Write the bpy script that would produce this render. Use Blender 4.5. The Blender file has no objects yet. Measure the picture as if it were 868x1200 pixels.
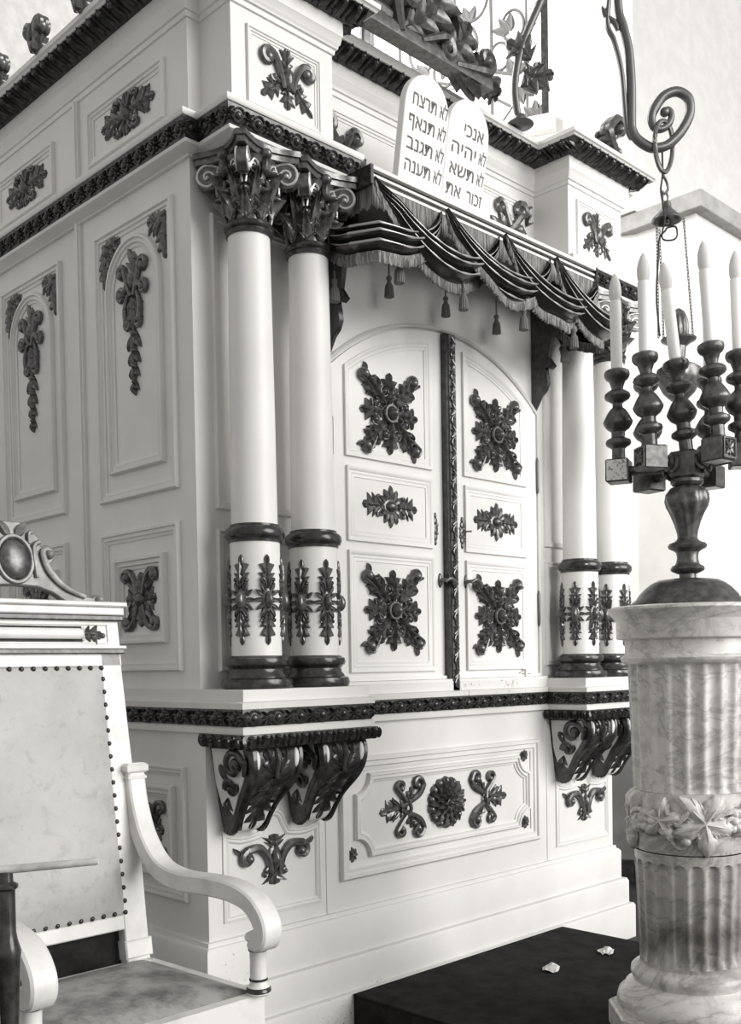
import bpy, math, random
from mathutils import Matrix, Vector
random.seed(7)
PI = math.pi
S = bpy.context.scene
COL = S.collection
V = Vector

# ------------------------------------------------------------------ mesh builder
class MB:
    """collects geometry; M maps local to target coordinates, fn bends local coordinates first"""
    def __init__(self, M=None, fn=None):
        self.v = []; self.f = []; self.M = M or Matrix(); self.fn = fn
    def add(self, vs, fs):
        b = len(self.v)
        for p in vs:
            if self.fn: p = self.fn(p)
            self.v.append(self.M @ V(p))
        self.f += [tuple(i + b for i in f) for f in fs]
    def grid(self, rows, cu=False, cv=False, cap=False):
        n = len(rows); m = len(rows[0]); vs = [p for r in rows for p in r]; fs = []
        for i in range(n if cu else n - 1):
            for j in range(m if cv else m - 1):
                a = i * m + j; b = i * m + (j + 1) % m; c = ((i + 1) % n) * m + (j + 1) % m; d = ((i + 1) % n) * m + j
                fs.append((a, b, c, d))
        if cap:
            fs.append(tuple(range(m))); fs.append(tuple((n - 1) * m + j for j in range(m)))
        self.add(vs, fs)
    def box(self, a, b, bev=0.0):
        x0, y0, z0 = a; x1, y1, z1 = b
        if bev:
            r = [(x0 + bev, y0 + bev), (x1 - bev, y0 + bev), (x1 - bev, y1 - bev), (x0 + bev, y1 - bev)]
            o = [(x0, y0), (x1, y0), (x1, y1), (x0, y1)]
            self.grid([[(x, y, z0) for x, y in r], [(x, y, z0 + bev) for x, y in o], [(x, y, z1 - bev) for x, y in o], [(x, y, z1) for x, y in r]], cv=True, cap=True)
        else:
            o = [(x0, y0), (x1, y0), (x1, y1), (x0, y1)]
            self.grid([[(x, y, z0) for x, y in o], [(x, y, z1) for x, y in o]], cv=True, cap=True)
    def prism(self, out, z0, z1, bev=0.0):
        """2D outline (x,y) extruded along z"""
        if bev:
            n = len(out); ins = offset(out, -bev, True)
            self.grid([[(x, y, z0) for x, y in out], [(x, y, z1 - bev) for x, y in out], [(x, y, z1) for x, y in ins]], cv=True, cap=True)
        else:
            self.grid([[(x, y, z0) for x, y in out], [(x, y, z1) for x, y in out]], cv=True, cap=True)
    def lathe(self, prof, n=32, c=(0, 0), mod=None, cap=True):
        rows = []
        for r, z in prof:
            row = []
            for j in range(n):
                t = 2 * PI * j / n
                rr = r * (mod(t, z) if mod else 1)
                row.append((c[0] + rr * math.cos(t), c[1] + rr * math.sin(t), z))
            rows.append(row)
        self.grid(rows, cv=True, cap=cap)
    def tube(self, pts, rad, n=8, flat=1.0, up=(0, 0, 1), cap=True):
        """round tube through pts; flat squashes it along `up`"""
        pts = [V(p) for p in pts]; m = len(pts); up = V(up); rows = []
        if not hasattr(rad, '__len__'): rad = [rad] * m
        for i, p in enumerate(pts):
            t = (pts[min(i + 1, m - 1)] - pts[max(i - 1, 0)])
            t = t.normalized() if t.length > 1e-9 else V((1, 0, 0))
            a = t.cross(up)
            if a.length < 1e-3: a = t.cross(V((0.31, 0.9, 0.2)))
            a.normalize(); b = a.cross(t).normalized()
            rows.append([p + (a * math.cos(2 * PI * k / n) + b * flat * math.sin(2 * PI * k / n)) * rad[i] for k in range(n)])
        self.grid(rows, cv=True, cap=cap)
    def ball(self, c, r, n=12, m=8):
        if not hasattr(r, '__len__'): r = (r, r, r)
        rows = []
        for i in range(m + 1):
            ph = -PI / 2 + PI * i / m
            q = max(math.cos(ph), 1e-3)
            rows.append([(c[0] + r[0] * q * math.cos(2 * PI * j / n), c[1] + r[1] * q * math.sin(2 * PI * j / n), c[2] + r[2] * math.sin(ph)) for j in range(n)])
        self.grid(rows, cv=True, cap=True)
    def dome(self, cx, cy, rx, ry, h, z=0.0, n=18, m=6, ang=0.0):
        """half ellipsoid standing on z"""
        rows = []; ca, sa = math.cos(ang), math.sin(ang)
        for i in range(m + 1):
            ph = PI / 2 * i / m; q = max(math.cos(ph), 0.02)
            row = []
            for j in range(n):
                t = 2 * PI * j / n; x = rx * q * math.cos(t); y = ry * q * math.sin(t)
                row.append((cx + x * ca - y * sa, cy + x * sa + y * ca, z + h * math.sin(ph)))
            rows.append(row)
        self.grid(rows, cv=True, cap=True)
    def sweep(self, path, prof, closed=False, cap=False):
        """path of (x,y); prof of (offset to the right of travel, z); mitred corners"""
        offs = {}
        for o, z in prof:
            if o not in offs: offs[o] = offset(path, o, closed)
        rows = [[(x, y, z) for x, y in offs[o]] for o, z in prof]
        self.grid(rows, cv=closed, cap=False)
        if cap:
            self.add([p for p in rows[0]], [tuple(range(len(path)))]); self.add([p for p in rows[-1]], [tuple(range(len(path)))])
    # ---- carved relief pieces, flat on local z = 0
    def leaflet(self, x, y, ang, L, w, h, curl=0.0, n=6, z=0.0, tip=0.0):
        rows = []; px, py, a = x, y, ang; st = L / n
        prof = ((-1, -.002), (-.62, .8), (0, .5), (.62, .8), (1, -.002))
        for i in range(n + 1):
            t = i / n
            ww = w * (math.sin(PI * min(1, t * .9 + .1) ** .75) ** .8 if t < .999 else .03) if t > 0 else w * .35
            hh = h * (0.55 + .75 * math.sin(PI * t * .85)) * (1 if t < .95 else .5) + tip * t * t
            nx, ny = -math.sin(a), math.cos(a)
            rows.append([(px + nx * s * ww * .5, py + ny * s * ww * .5, z + max(q, 0) * hh + (tip * t * t * .6 if q > 0 else 0)) for s, q in prof])
            a += curl / n; px += math.cos(a) * st; py += math.sin(a) * st
        self.grid(rows)
    def acanthus(self, pts, w, h, n=4, tipw=.5, z=0.0):
        """broad carved leaf along a 2D spine: lobed edges leaning forward, raised midrib"""
        per = 6; N = n * per; P = spline(pts, N); rows = []
        for i, p in enumerate(P):
            t = i / N; d = V(P[min(i + 1, N)]) - V(P[max(i - 1, 0)]); d.normalize()
            env = (.30 + .95 * math.sin(PI * min(1, t ** .8 * .86 + .02)) ** .9) * min(1, (1 - t) / .34) ** .75
            ph = (t * n) % 1.0; saw = (ph / .72) ** .9 if ph < .72 else (1 - ph) / .28
            hw = w * .62 * env * (.36 + .64 * saw) + .0004
            fw = w * .36 * env * (.4 + .6 * saw)
            hh = h * (.75 + .35 * math.sin(PI * t)) * (1 - .4 * t ** 5)
            row = []
            for q, zz in ((-1, 0), (-.93, .55), (-.6, .95), (-.18, .45), (0, 1.05), (.18, .45), (.6, .95), (.93, .55), (1, 0)):
                f = fw * abs(q) * (1 - t ** 3)
                row.append((p[0] - d.y * hw * q + d.x * f, p[1] + d.x * hw * q + d.y * f, z - .001 + zz * hh * (.8 + .2 * saw if abs(q) > .3 else 1)))
            rows.append(row)
        self.grid(rows)
    def scroll(self, pts, c, r0, a0, turns, w0, h, ball=1.3, z=0.0, w1=.6):
        """stem through pts that runs into a spiral about c"""
        sp = []
        N = max(10, int(abs(turns) * 18))
        for i in range(N + 1):
            t = i / N; r = r0 * (1 - .78 * t); a = a0 + turns * 2 * PI * t
            sp.append((c[0] + r * math.cos(a), c[1] + r * math.sin(a)))
        P = (spline(list(pts) + [sp[0]], 14)[:-1] if pts else []) + sp
        m = len(P)
        rad = [w0 * (.55 + .45 * min(1, i / (m * .25))) * (1 - (1 - w1) * i / m) for i in range(m)]
        self.tube([(x, y, z + h * .45) for x, y in P], rad, 7, flat=h / w0 * .6)
        if ball: self.dome(P[-1][0], P[-1][1], w0 * ball, w0 * ball, h * 1.1, z)
    def build(self, name, mat, parent=None, origin=None, smooth=True, ang=42, link=True):
        me = bpy.data.meshes.new(name)
        o = V(origin) if origin else V((0, 0, 0))
        me.from_pydata([tuple(p - o) for p in self.v], [], self.f); me.validate()
        import bmesh
        bm = bmesh.new(); bm.from_mesh(me); bmesh.ops.recalc_face_normals(bm, faces=bm.faces[:]); bm.to_mesh(me); bm.free()
        if smooth:
            me.shade_smooth(); me.set_sharp_from_angle(angle=math.radians(ang))
        for mm in (mat if isinstance(mat, (list, tuple)) else [mat]): me.materials.append(mm)
        if not link: return me
        return put(me, name, parent, Matrix.Translation(o))

def put(me, name, parent=None, M=None):
    ob = bpy.data.objects.new(name, me); COL.objects.link(ob)
    M = M or Matrix()
    if parent is not None:
        ob.parent = parent
        W = Matrix(); p = parent
        while p is not None: W = p.matrix_basis @ W; p = p.parent
        ob.matrix_basis = W.inverted() @ M
    else: ob.matrix_basis = M
    return ob

def offset(path, o, closed):
    n = len(path); out = []
    for i in range(n):
        a = path[(i - 1) % n] if closed or i > 0 else None; b = path[i]; c = path[(i + 1) % n] if closed or i < n - 1 else None
        def nrm(p, q):
            d = V((q[0] - p[0], q[1] - p[1])); d = d.normalized() if d.length > 1e-9 else V((1, 0)); return V((d.y, -d.x))
        if a is None: m = nrm(b, c)
        elif c is None: m = nrm(a, b)
        else:
            n1, n2 = nrm(a, b), nrm(b, c); s = n1 + n2
            if s.length < 1e-3: m = n1
            else:
                s.normalize(); m = s / max(s.dot(n1), .35)
        out.append((b[0] + m.x * o, b[1] + m.y * o))
    return out

def spline(pts, n):
    pts = [tuple(p) for p in pts]
    if len(pts) == 2:
        return [tuple(a + (b - a) * i / n for a, b in zip(*pts)) for i in range(n + 1)]
    out = []; m = len(pts) - 1
    for k in range(n + 1):
        s = min(k / n * m, m - 1e-6); i = int(s); t = s - i
        p0 = pts[max(i - 1, 0)]; p1 = pts[i]; p2 = pts[i + 1]; p3 = pts[min(i + 2, m)]
        out.append(tuple(.5 * (2 * b + (c - a) * t + (2 * a - 5 * b + 4 * c - d) * t * t + (3 * b - a - 3 * c + d) * t ** 3) for a, b, c, d in zip(p0, p1, p2, p3)))
    return out

def frame(origin, x, y):
    x = V(x).normalized(); y = V(y).normalized(); z = x.cross(y)
    M = Matrix((x, y, z)).transposed().to_4x4(); M.translation = V(origin); return M
def FRONT(x, y, z, rot=0, s=1): return frame((x, y, z), (1, 0, 0), (0, 0, 1)) @ Matrix.Rotation(rot, 4, 'Z') @ Matrix.Scale(s, 4)
def SIDE(x, y, z, rot=0, s=1): return frame((x, y, z), (0, -1, 0), (0, 0, 1)) @ Matrix.Rotation(rot, 4, 'Z') @ Matrix.Scale(s, 4)
MIR = Matrix.Diagonal((-1, 1, 1, 1))

# ------------------------------------------------------------------ materials
def mat(name, col, rough=.5, metal=0.0, spec=.5, build=None):
    m = bpy.data.materials.new(name); m.use_nodes = True
    n = m.node_tree.nodes; b = n['Principled BSDF']
    b.inputs['Base Color'].default_value = (*col, 1) if len(col) == 3 else col
    b.inputs['Roughness'].default_value = rough; b.inputs['Metallic'].default_value = metal
    b.inputs['Specular IOR Level'].default_value = spec
    if build: build(m, m.node_tree, b)
    return m
def noise(nt, scale, detail=4, rough=.55, dist=0.0, stretch=None):
    tc = nt.nodes.new('ShaderNodeTexCoord'); n = nt.nodes.new('ShaderNodeTexNoise')
    n.inputs['Scale'].default_value = scale; n.inputs['Detail'].default_value = detail; n.inputs['Roughness'].default_value = rough; n.inputs['Distortion'].default_value = dist
    src = tc.outputs['Object']
    if stretch:
        mp = nt.nodes.new('ShaderNodeMapping'); mp.inputs['Scale'].default_value = stretch; nt.links.new(src, mp.inputs['Vector']); src = mp.outputs['Vector']
    nt.links.new(src, n.inputs['Vector']); return n
def ramp(nt, src, stops):
    r = nt.nodes.new('ShaderNodeValToRGB'); e = r.color_ramp.elements
    while len(e) < len(stops): e.new(.5)
    for k, (p, c) in enumerate(stops): e[k].position = p; e[k].color = (*c, 1)
    nt.links.new(src, r.inputs['Fac']); return r
def bump(nt, src, b, strength, dist=.002):
    bp = nt.nodes.new('ShaderNodeBump'); bp.inputs['Strength'].default_value = strength; bp.inputs['Distance'].default_value = dist
    nt.links.new(src, bp.inputs['Height']); nt.links.new(bp.outputs['Normal'], b.inputs['Normal'])
def g(v, warm=.035): return (v, v * (1 - warm * .4), v * (1 - warm))
def two(scale, c0, c1, p0=.4, p1=.65, bs=0, **k):
    def f(m, nt, b):
        n = noise(nt, scale, **k); r = ramp(nt, n.outputs['Fac'], [(p0, c0), (p1, c1)])
        nt.links.new(r.outputs['Color'], b.inputs['Base Color'])
        if bs: bump(nt, n.outputs['Fac'], b, bs)
    return f
WHITE = mat('white_paint', g(.74), .42, 0, .4, two(3, g(.70), g(.77), .3, .6, detail=8))
def specks(m, nt, b):
    n = noise(nt, 3, 8); r = ramp(nt, n.outputs['Fac'], [(.3, g(.64)), (.6, g(.72))])
    n2 = noise(nt, 70, 3, .7); n3 = noise(nt, 2.2, 3)
    a = nt.nodes.new('ShaderNodeMath'); a.operation = 'MULTIPLY'; nt.links.new(n2.outputs['Fac'], a.inputs[0]); nt.links.new(n3.outputs['Fac'], a.inputs[1])
    r2 = ramp(nt, a.outputs['Value'], [(.40, (1, 1, 1)), (.47, (.45, .44, .42))])
    mx = nt.nodes.new('ShaderNodeMix'); mx.data_type = 'RGBA'; mx.blend_type = 'MULTIPLY'; mx.inputs['Factor'].default_value = 1
    nt.links.new(r.outputs['Color'], mx.inputs[6]); nt.links.new(r2.outputs['Color'], mx.inputs[7]); nt.links.new(mx.outputs[2], b.inputs['Base Color'])
WORN = mat('worn_white_paint', g(.7), .5, 0, .35, specks)
CARVED = mat('dark_gilded_carving', g(.12), .24, .45, .65, two(60, g(.085), g(.18), .35, .7, .2, detail=3))
DARKWOOD = mat('dark_polished_wood', g(.05), .22, .4, .6, two(40, g(.035), g(.075), detail=3))
GILT = mat('bright_gilding', g(.62), .35, .35, .5)
BRONZE = mat('bronze', g(.13), .33, .6, .5, two(50, g(.09), g(.18), .35, .7, .2, detail=3))
SILVERED = mat('worn_silvered_block', g(.75), .5, .1, .5, two(110, g(.3), g(.85), .38, .46, .4, detail=4))
IRON = mat('wrought_iron', g(.13), .38, .55, .5)
BLACKCORD = mat('black_cord', g(.02), .6)
SATIN = mat('dark_satin_drape', g(.065), .2, .6, .8)
FOLD = mat('painted_fold_sheen', g(.42), .3, .4, .6)  # pale colour standing in for highlights on the satin folds
FRINGE = mat('grey_fringe', g(.22), .7, 0, .2, two(240, g(.12), g(.36), .4, .65, .4, detail=2, stretch=(1, 1, .04)))
TASSEL = mat('tassel_thread', g(.16), .7, 0, .2)
STONE = mat('white_tablet', g(.86), .6, 0, .3)
INK = mat('dark_lettering', g(.10), .6)
LEATHER = mat('worn_leather', g(.45), .5, 0, .4, None)
def leather(m, nt, b):
    n = noise(nt, 7, 9, .65); r = ramp(nt, n.outputs['Fac'], [(.3, g(.38)), (.5, g(.44)), (.68, g(.48))])
    n2 = noise(nt, 26, 8, .72); r2 = ramp(nt, n2.outputs['Fac'], [(.36, (.55, .54, .52)), (.46, (1, 1, 1))])
    mx = nt.nodes.new('ShaderNodeMix'); mx.data_type = 'RGBA'; mx.blend_type = 'MULTIPLY'; mx.inputs['Factor'].default_value = .35
    nt.links.new(r.outputs['Color'], mx.inputs[6]); nt.links.new(r2.outputs['Color'], mx.inputs[7]); nt.links.new(mx.outputs[2], b.inputs['Base Color'])
    bump(nt, n2.outputs['Fac'], b, .25)
leather(LEATHER, LEATHER.node_tree, LEATHER.node_tree.nodes['Principled BSDF'])
SEATLEATHER = mat('cracked_seat_leather', g(.25), .5, 0, .35, two(9, g(.14), g(.36), .38, .58, .3, detail=10, rough=.72))
CHAIRWHITE = mat('chair_white_enamel', g(.72), .35, 0, .45, two(12, g(.62), g(.76), .3, .55, detail=6))
CRESTWOOD = mat('grey_gilt_crest', g(.2), .4, .2, .5, two(25, g(.15), g(.26), detail=4))
PALEWOOD = mat('pale_worn_wood', g(.6), .6, 0, .3, two(30, g(.42), g(.7), detail=6, stretch=(.2, 1, 1)))
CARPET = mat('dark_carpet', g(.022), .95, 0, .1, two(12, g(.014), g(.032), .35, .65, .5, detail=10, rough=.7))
FLOOR = mat('dark_floor', g(.035), .6, 0, .3, two(6, g(.025), g(.045)))
WALL = mat('white_plaster', g(.8), .8, 0, .2, two(5, g(.76), g(.83), detail=8))
WALLGREY = mat('grey_plaster', g(.62), .85, 0, .2, two(14, g(.60), g(.65), detail=6))
LOWWALL = mat('grey_lower_wall', g(.2), .7, 0, .2, two(5, g(.17), g(.23)))
PAPER = mat('paper', g(.7), .8)
WAX = mat('candle_tube_enamel', g(.9), .35, 0, .4, two(35, g(.78), g(.93), .26, .36, detail=5))
BULB = mat('frosted_bulb', g(.85), .3, 0, .5)
BULB.node_tree.nodes['Principled BSDF'].inputs['Transmission Weight'].default_value = .35
BULB.node_tree.nodes['Principled BSDF'].inputs['Roughness'].default_value = .45
LEAD = mat('lead_tracery', g(.13), .6, .1)
def marble(m, nt, b):
    n = noise(nt, 3.2, 12, .62, 1.6, (1, 1, 1.7))
    r = ramp(nt, n.outputs['Fac'], [(.36, g(.84)), (.47, g(.80)), (.505, g(.55)), (.54, g(.78))])
    n2 = noise(nt, 9, 12, .7, 2.2); r2 = ramp(nt, n2.outputs['Fac'], [(.42, (.62, .61, .6)), (.52, (1, 1, 1))])
    mx = nt.nodes.new('ShaderNodeMix'); mx.data_type = 'RGBA'; mx.blend_type = 'MULTIPLY'; mx.inputs['Factor'].default_value = .5
    nt.links.new(r.outputs['Color'], mx.inputs[6]); nt.links.new(r2.outputs['Color'], mx.inputs[7])
    # a heavy dark band of veining low on the shaft
    tc = nt.nodes.new('ShaderNodeTexCoord'); sx = nt.nodes.new('ShaderNodeSeparateXYZ'); nt.links.new(tc.outputs['Object'], sx.inputs['Vector'])
    n3 = noise(nt, 4, 8, .65, 1.0); ad = nt.nodes.new('ShaderNodeMath'); ad.operation = 'MULTIPLY_ADD'; ad.inputs[1].default_value = .34
    nt.links.new(n3.outputs['Fac'], ad.inputs[0]); nt.links.new(sx.outputs['Z'], ad.inputs[2])
    r3 = ramp(nt, ad.outputs['Value'], [(.50, (.92, .91, .9)), (.58, (.5, .49, .48)), (.63, (.26, .25, .24)), (.70, (.55, .54, .53)), (.86, (.68, .67, .66)), (.98, (.95, .94, .93))])
    mx2 = nt.nodes.new('ShaderNodeMix'); mx2.data_type = 'RGBA'; mx2.blend_type = 'MULTIPLY'; mx2.inputs['Factor'].default_value = 1
    nt.links.new(mx.outputs[2], mx2.inputs[6]); nt.links.new(r3.outputs['Color'], mx2.inputs[7]); nt.links.new(mx2.outputs[2], b.inputs['Base Color'])
MARBLE = mat('veined_marble', g(.75), .28, 0, .45, marble)
PANE = bpy.data.materials.new('daylight_glass'); PANE.use_nodes = True
_n = PANE.node_tree.nodes; _b = _n['Principled BSDF']; _b.inputs['Base Color'].default_value = (.9, .9, .9, 1)
_b.inputs['Emission Color'].default_value = (1, .99, .97, 1); _b.inputs['Emission Strength'].default_value = 1.1

# ------------------------------------------------------------------ tags
def tag(o, label, cat, group=None):
    o['label'] = label; o['category'] = cat
    if group: o['group'] = group
    return o
def thing(name, label, cat, loc, group=None):
    o = bpy.data.objects.new(name, None); o.empty_display_size = .1; COL.objects.link(o); o.location = loc
    o.matrix_basis = Matrix.Translation(V(loc))
    return tag(o, label, cat, group)
def struct(o): o['kind'] = 'structure'; return o

# ------------------------------------------------------------------ carved ornaments (local: x right, y up, z out)
def orn_rosette(R=.15, fn=None):
    """square door rosette: four curled corner leaves and four straight leaves about a boss"""
    m = MB(fn=fn)
    m.dome(0, 0, R * .15, R * .15, R * .26, R * .06); m.tube([(R * .20 * math.cos(t), R * .20 * math.sin(t), R * .10) for t in [2 * PI * k / 24 for k in range(25)]], R * .045, 6, cap=False); m.dome(0, 0, R * .27, R * .27, R * .06)
    for k in range(4):
        a = k * PI / 2
        def P(r, t, a=a): return (r * R * math.cos(a + t), r * R * math.sin(a + t))
        m.acanthus([P(.22, 0), P(.55, 0), P(1.0, 0)], R * .40, R * .15, 4, .55)
        d = a + PI / 4
        def Q(r, t): return (r * R * math.cos(d + t), r * R * math.sin(d + t))
        m.acanthus([Q(.25, 0), Q(.6, .03), Q(.9, .0), Q(1.18, -.06)], R * .40, R * .16, 4, .4)
        m.dome(*Q(1.20, .03), R * .15, R * .15, R * .2); m.scroll([Q(.8, .10), Q(1.08, .14)], Q(1.20, .03), R * .17, d + 1.3, -.8, R * .05, R * .16, 1.0)
        m.leaflet(*Q(1.18, -.05), d - .5, R * .26, R * .14, R * .1)
        for s in (1, -1):
            m.leaflet(*Q(.62, s * .1), d + s * .75, R * .42, R * .17, R * .15, -s * .7)
            c = Q(.56, s * .40); m.dome(*c, R * .085, R * .085, R * .15)
            m.tube([(c[0] + R * .125 * math.cos(t), c[1] + R * .125 * math.sin(t), R * .07) for t in [d + s * .4 + 2 * PI * .82 * j / 16 for j in range(17)]], R * .028, 6)
    return m
def orn_oval(L=.14, H=.075, fn=None, M=None):
    """lozenge of acanthus about an oval boss, pointed along x"""
    m = MB(M, fn)
    m.dome(0, 0, L * .20, H * .26, L * .15, .004); m.dome(0, 0, L * .30, H * .44, L * .06)
    for s in (1, -1):
        m.acanthus([(s * L * .24, 0), (s * L * .55, 0), (s * L * 1.0, 0)], H * .82, L * .075, 4, .8)
        for k in range(5):
            a = math.radians(32 + 29 * k); ca, sa = math.cos(a), math.sin(a) * s
            b = (L * .20 * ca, H * .32 * sa); t = (L * .47 * ca, H * (1.02 if k == 2 else .92) * sa)
            LL = math.hypot(t[0] - b[0], t[1] - b[1]); m.leaflet(*b, math.atan2(t[1] - b[1], t[0] - b[0]), LL, H * .36, L * .075, 0, 6)
        for q in (1, -1):
            m.scroll([(s * L * .30, q * H * .12), (s * L * .42, q * H * .2)], (s * L * .44, q * H * .42), H * .15, -PI / 2 * q, s * q * .7, H * .08, L * .08, 1.3)
    return m
def orn_fleur(W=.155, H=.08):
    """two side scrolls with a central cartouche and pendent leaf"""
    m = MB()
    m.dome(0, 0, W * .12, H * .42, W * .16, .004); m.dome(0, 0, W * .19, H * .62, W * .07)
    m.acanthus([(0, H * .35), (0, H * .6), (0, H * 1.0)], W * .42, W * .08, 3, .5)
    m.acanthus([(0, -H * .3), (0, -H * .6), (0, -H * 1.05)], W * .46, W * .08, 3, .6)
    for s in (1, -1):
        m.leaflet(s * W * .05, -H * .25, -PI / 2 + s * .8, W * .3, W * .14, W * .08, s * .5)
        m.scroll([(s * W * .12, -H * .55), (s * W * .2, H * .1), (s * W * .42, H * .52), (s * W * .72, H * .5)], (s * W * .72, H * .16), H * .33, PI / 2, -s * .75, W * .105, W * .16, 1.2)
        m.scroll([(s * W * .1, -H * .2)], (s * W * .26, -H * .55), H * .14, PI / 2, s * .7, W * .05, W * .09, 1.2)
        m.leaflet(s * W * .86, H * .38, .45 if s > 0 else PI - .45, W * .24, W * .11, W * .09, s * .4)
    return m
def orn_attic(W=.105, H=.1):
    """block ornament: plume between two C scrolls"""
    m = MB()
    m.dome(0, 0, W * .2, H * .36, W * .2, .004)
    m.acanthus([(0, H * .2), (0, H * .6), (W * .03, H * 1.0)], W * .4, W * .09, 3, .5)
    m.acanthus([(0, -H * .2), (0, -H * .55), (0, -H * .92)], W * .42, W * .09, 3, .5)
    for s in (1, -1):
        m.scroll([(s * W * .16, -H * .35), (s * W * .3, H * .12), (s * W * .5, H * .5), (s * W * .76, H * .62)], (s * W * .76, H * .38), H * .24, PI / 2, -s * .8, W * .14, W * .2, 1.5)
        m.acanthus([(s * W * .2, -H * .05), (s * W * .5, -H * .38), (s * W * .98, -H * .8)], W * .42, W * .09, 4, .5)
        m.scroll([(s * W * .2, -H * .2)], (s * W * .5, -H * .12), H * .13, PI, -s * .7, W * .07, W * .12)
    return m
def orn_frieze(W=.17, H=.068):
    m = MB()
    m.dome(0, 0, W * .14, H * .36, W * .14, .004); m.dome(0, 0, W * .2, H * .5, W * .05)
    for s in (1, -1):
        m.acanthus([(s * W * .12, 0), (s * W * .5, H * .1), (s * W * .95, 0)], H * .9, W * .07, 4, .5)
        for q in (1, -1):
            m.scroll([(s * W * .05, q * H * .3), (s * W * .2, q * H * .8)], (s * W * .36, q * H * .62), H * .24, PI if s > 0 else 0, -s * q * .8, H * .11, W * .1, 1.3)
            m.leaflet(s * W * .03, q * H * .35, q * PI / 2 - s * q * .35, H * .72, H * .3, W * .07, s * q * .6)
            m.leaflet(s * W * .55, q * H * .2, (0 if s > 0 else PI) + s * q * .9, H * .7, H * .32, W * .07, -s * q * .7)
    return m
def orn_drop(W=.09, H=.46):
    """long drop: cartouche of C scrolls above, husks below; y runs from 0 down to -H"""
    m = MB()
    m.acanthus([(0, -H * .1), (W * .05, -H * .03), (W * .25, H * .01)], W * .9, W * .12, 3, .5)
    m.dome(0, -H * .15, W * .2, H * .07, W * .25)
    for s in (1, -1):
        m.scroll([(s * W * .1, -H * .26), (s * W * .3, -H * .17), (s * W * .5, -H * .05)], (s * W * .74, -H * .075), W * .3, PI if s > 0 else 0, -s * .85, W * .14, W * .22, 1.4)
        m.scroll([(s * W * .1, -H * .1), (s * W * .45, -H * .2)], (s * W * .72, -H * .235), W * .26, PI / 2, -s * .85, W * .13, W * .22, 1.4)
        m.scroll([(s * W * .3, -H * .24), (s * W * .5, -H * .34), (s * W * .45, -H * .42)], (s * W * .3, -H * .45), W * .2, 0 if s > 0 else PI, -s * .7, W * .13, W * .2, 1.2)
        m.acanthus([(s * W * .15, -H * .28), (s * W * .35, -H * .38)], W * .5, W * .12, 2, .5)
    m.acanthus([(0, -H * .25), (0, -H * .36), (0, -H * .5)], W * .8, W * .14, 3, .5)
    for k, y in enumerate((.52, .64, .75, .86)):
        w = W * (.62 - .09 * k)
        for s in (1, -1):
            m.leaflet(0, -H * y, -PI / 2 + s * .5, w * 1.15, w * .6, W * .14, s * .3)
        m.leaflet(0, -H * y, -PI / 2, w * 1.35, w * .55, W * .18)
        m.dome(0, -H * y, w * .3, w * .22, W * .2)
    return m
def orn_corner(W=.11, H=.15):
    """spandrel leaf filling the corner at the origin, running to +x and to -y"""
    m = MB()
    m.dome(W * .26, -H * .2, W * .16, W * .16, W * .16)
    m.acanthus([(W * .1, -H * .1), (W * .14, -H * .5), (W * .1, -H * 1.0)], W * .6, W * .1, 4, .6)
    m.acanthus([(W * .1, -H * .1), (W * .55, -H * .12), (W * 1.0, -H * .06)], W * .6, W * .1, 4, .5)
    m.acanthus([(W * .15, -H * .14), (W * .35, -H * .32), (W * .5, -H * .48)], W * .5, W * .1, 2, .5)
    m.leaflet(0, -H * .02, -.6, W * .4, W * .2, W * .1)
    return m
def orn_balls(W=.11, H=.09):
    """squarish leaf ornament with four scroll balls at its corners"""
    m = MB()
    m.dome(0, 0, W * .22, H * .24, W * .2, .003)
    for s in (1, -1):
        m.acanthus([(0, s * H * .15), (0, s * H * .5), (0, s * H * .98)], W * .5, W * .1, 3, .5)
        m.acanthus([(s * W * .15, 0), (s * W * .45, 0), (s * W * .8, 0)], H * .6, W * .1, 3, .5)
        for q in (1, -1):
            m.scroll([(s * W * .15, q * H * .2), (s * W * .3, q * H * .7), (s * W * .5, q * H * .98)], (s * W * .74, q * H * .8), H * .22, PI / 2 * q, -s * q * .8, W * .11, W * .16, 1.5)
            m.leaflet(s * W * .1, q * H * .15, math.atan2(q * H, s * W), W * .8, W * .3, W * .1)
    return m
def orn_panel(W=.115, H=.1):
    """side palmette of the base panel: stem to -x ending in a leaf, scrolls up and down"""
    m = MB()
    m.acanthus([(W * .25, 0), (-W * .3, 0), (-W * 1.0, -H * .05)], W * .55, W * .08, 4, .5)
    m.tube(spline([(W * .2, -H * .32, W * .1), (W * .28, 0, W * .16), (W * .2, H * .32, W * .1)], 8), W * .06, 7)
    for s in (1, -1):
        m.scroll([(-W * .1, s * H * .05), (W * .3, s * H * .2), (W * .75, s * H * .45), (W * .95, s * H * .75)], (W * .68, s * H * .84), W * .25, 0, s * .75, W * .11, W * .17, 1.3)
        m.scroll([(W * .35, s * H * .1), (W * .0, s * H * .45)], (-W * .05, s * H * .78), W * .22, PI, -s * .75, W * .1, W * .15, 1.3)
        m.acanthus([(W * .3, s * H * .15), (W * .4, s * H * .5), (W * .55, s * H * .7)], W * .3, W * .08, 2, .4)
        m.leaflet(-W * .15, s * H * .1, PI - s * .9, W * .45, W * .18, W * .1, s * .6)
    return m
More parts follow.
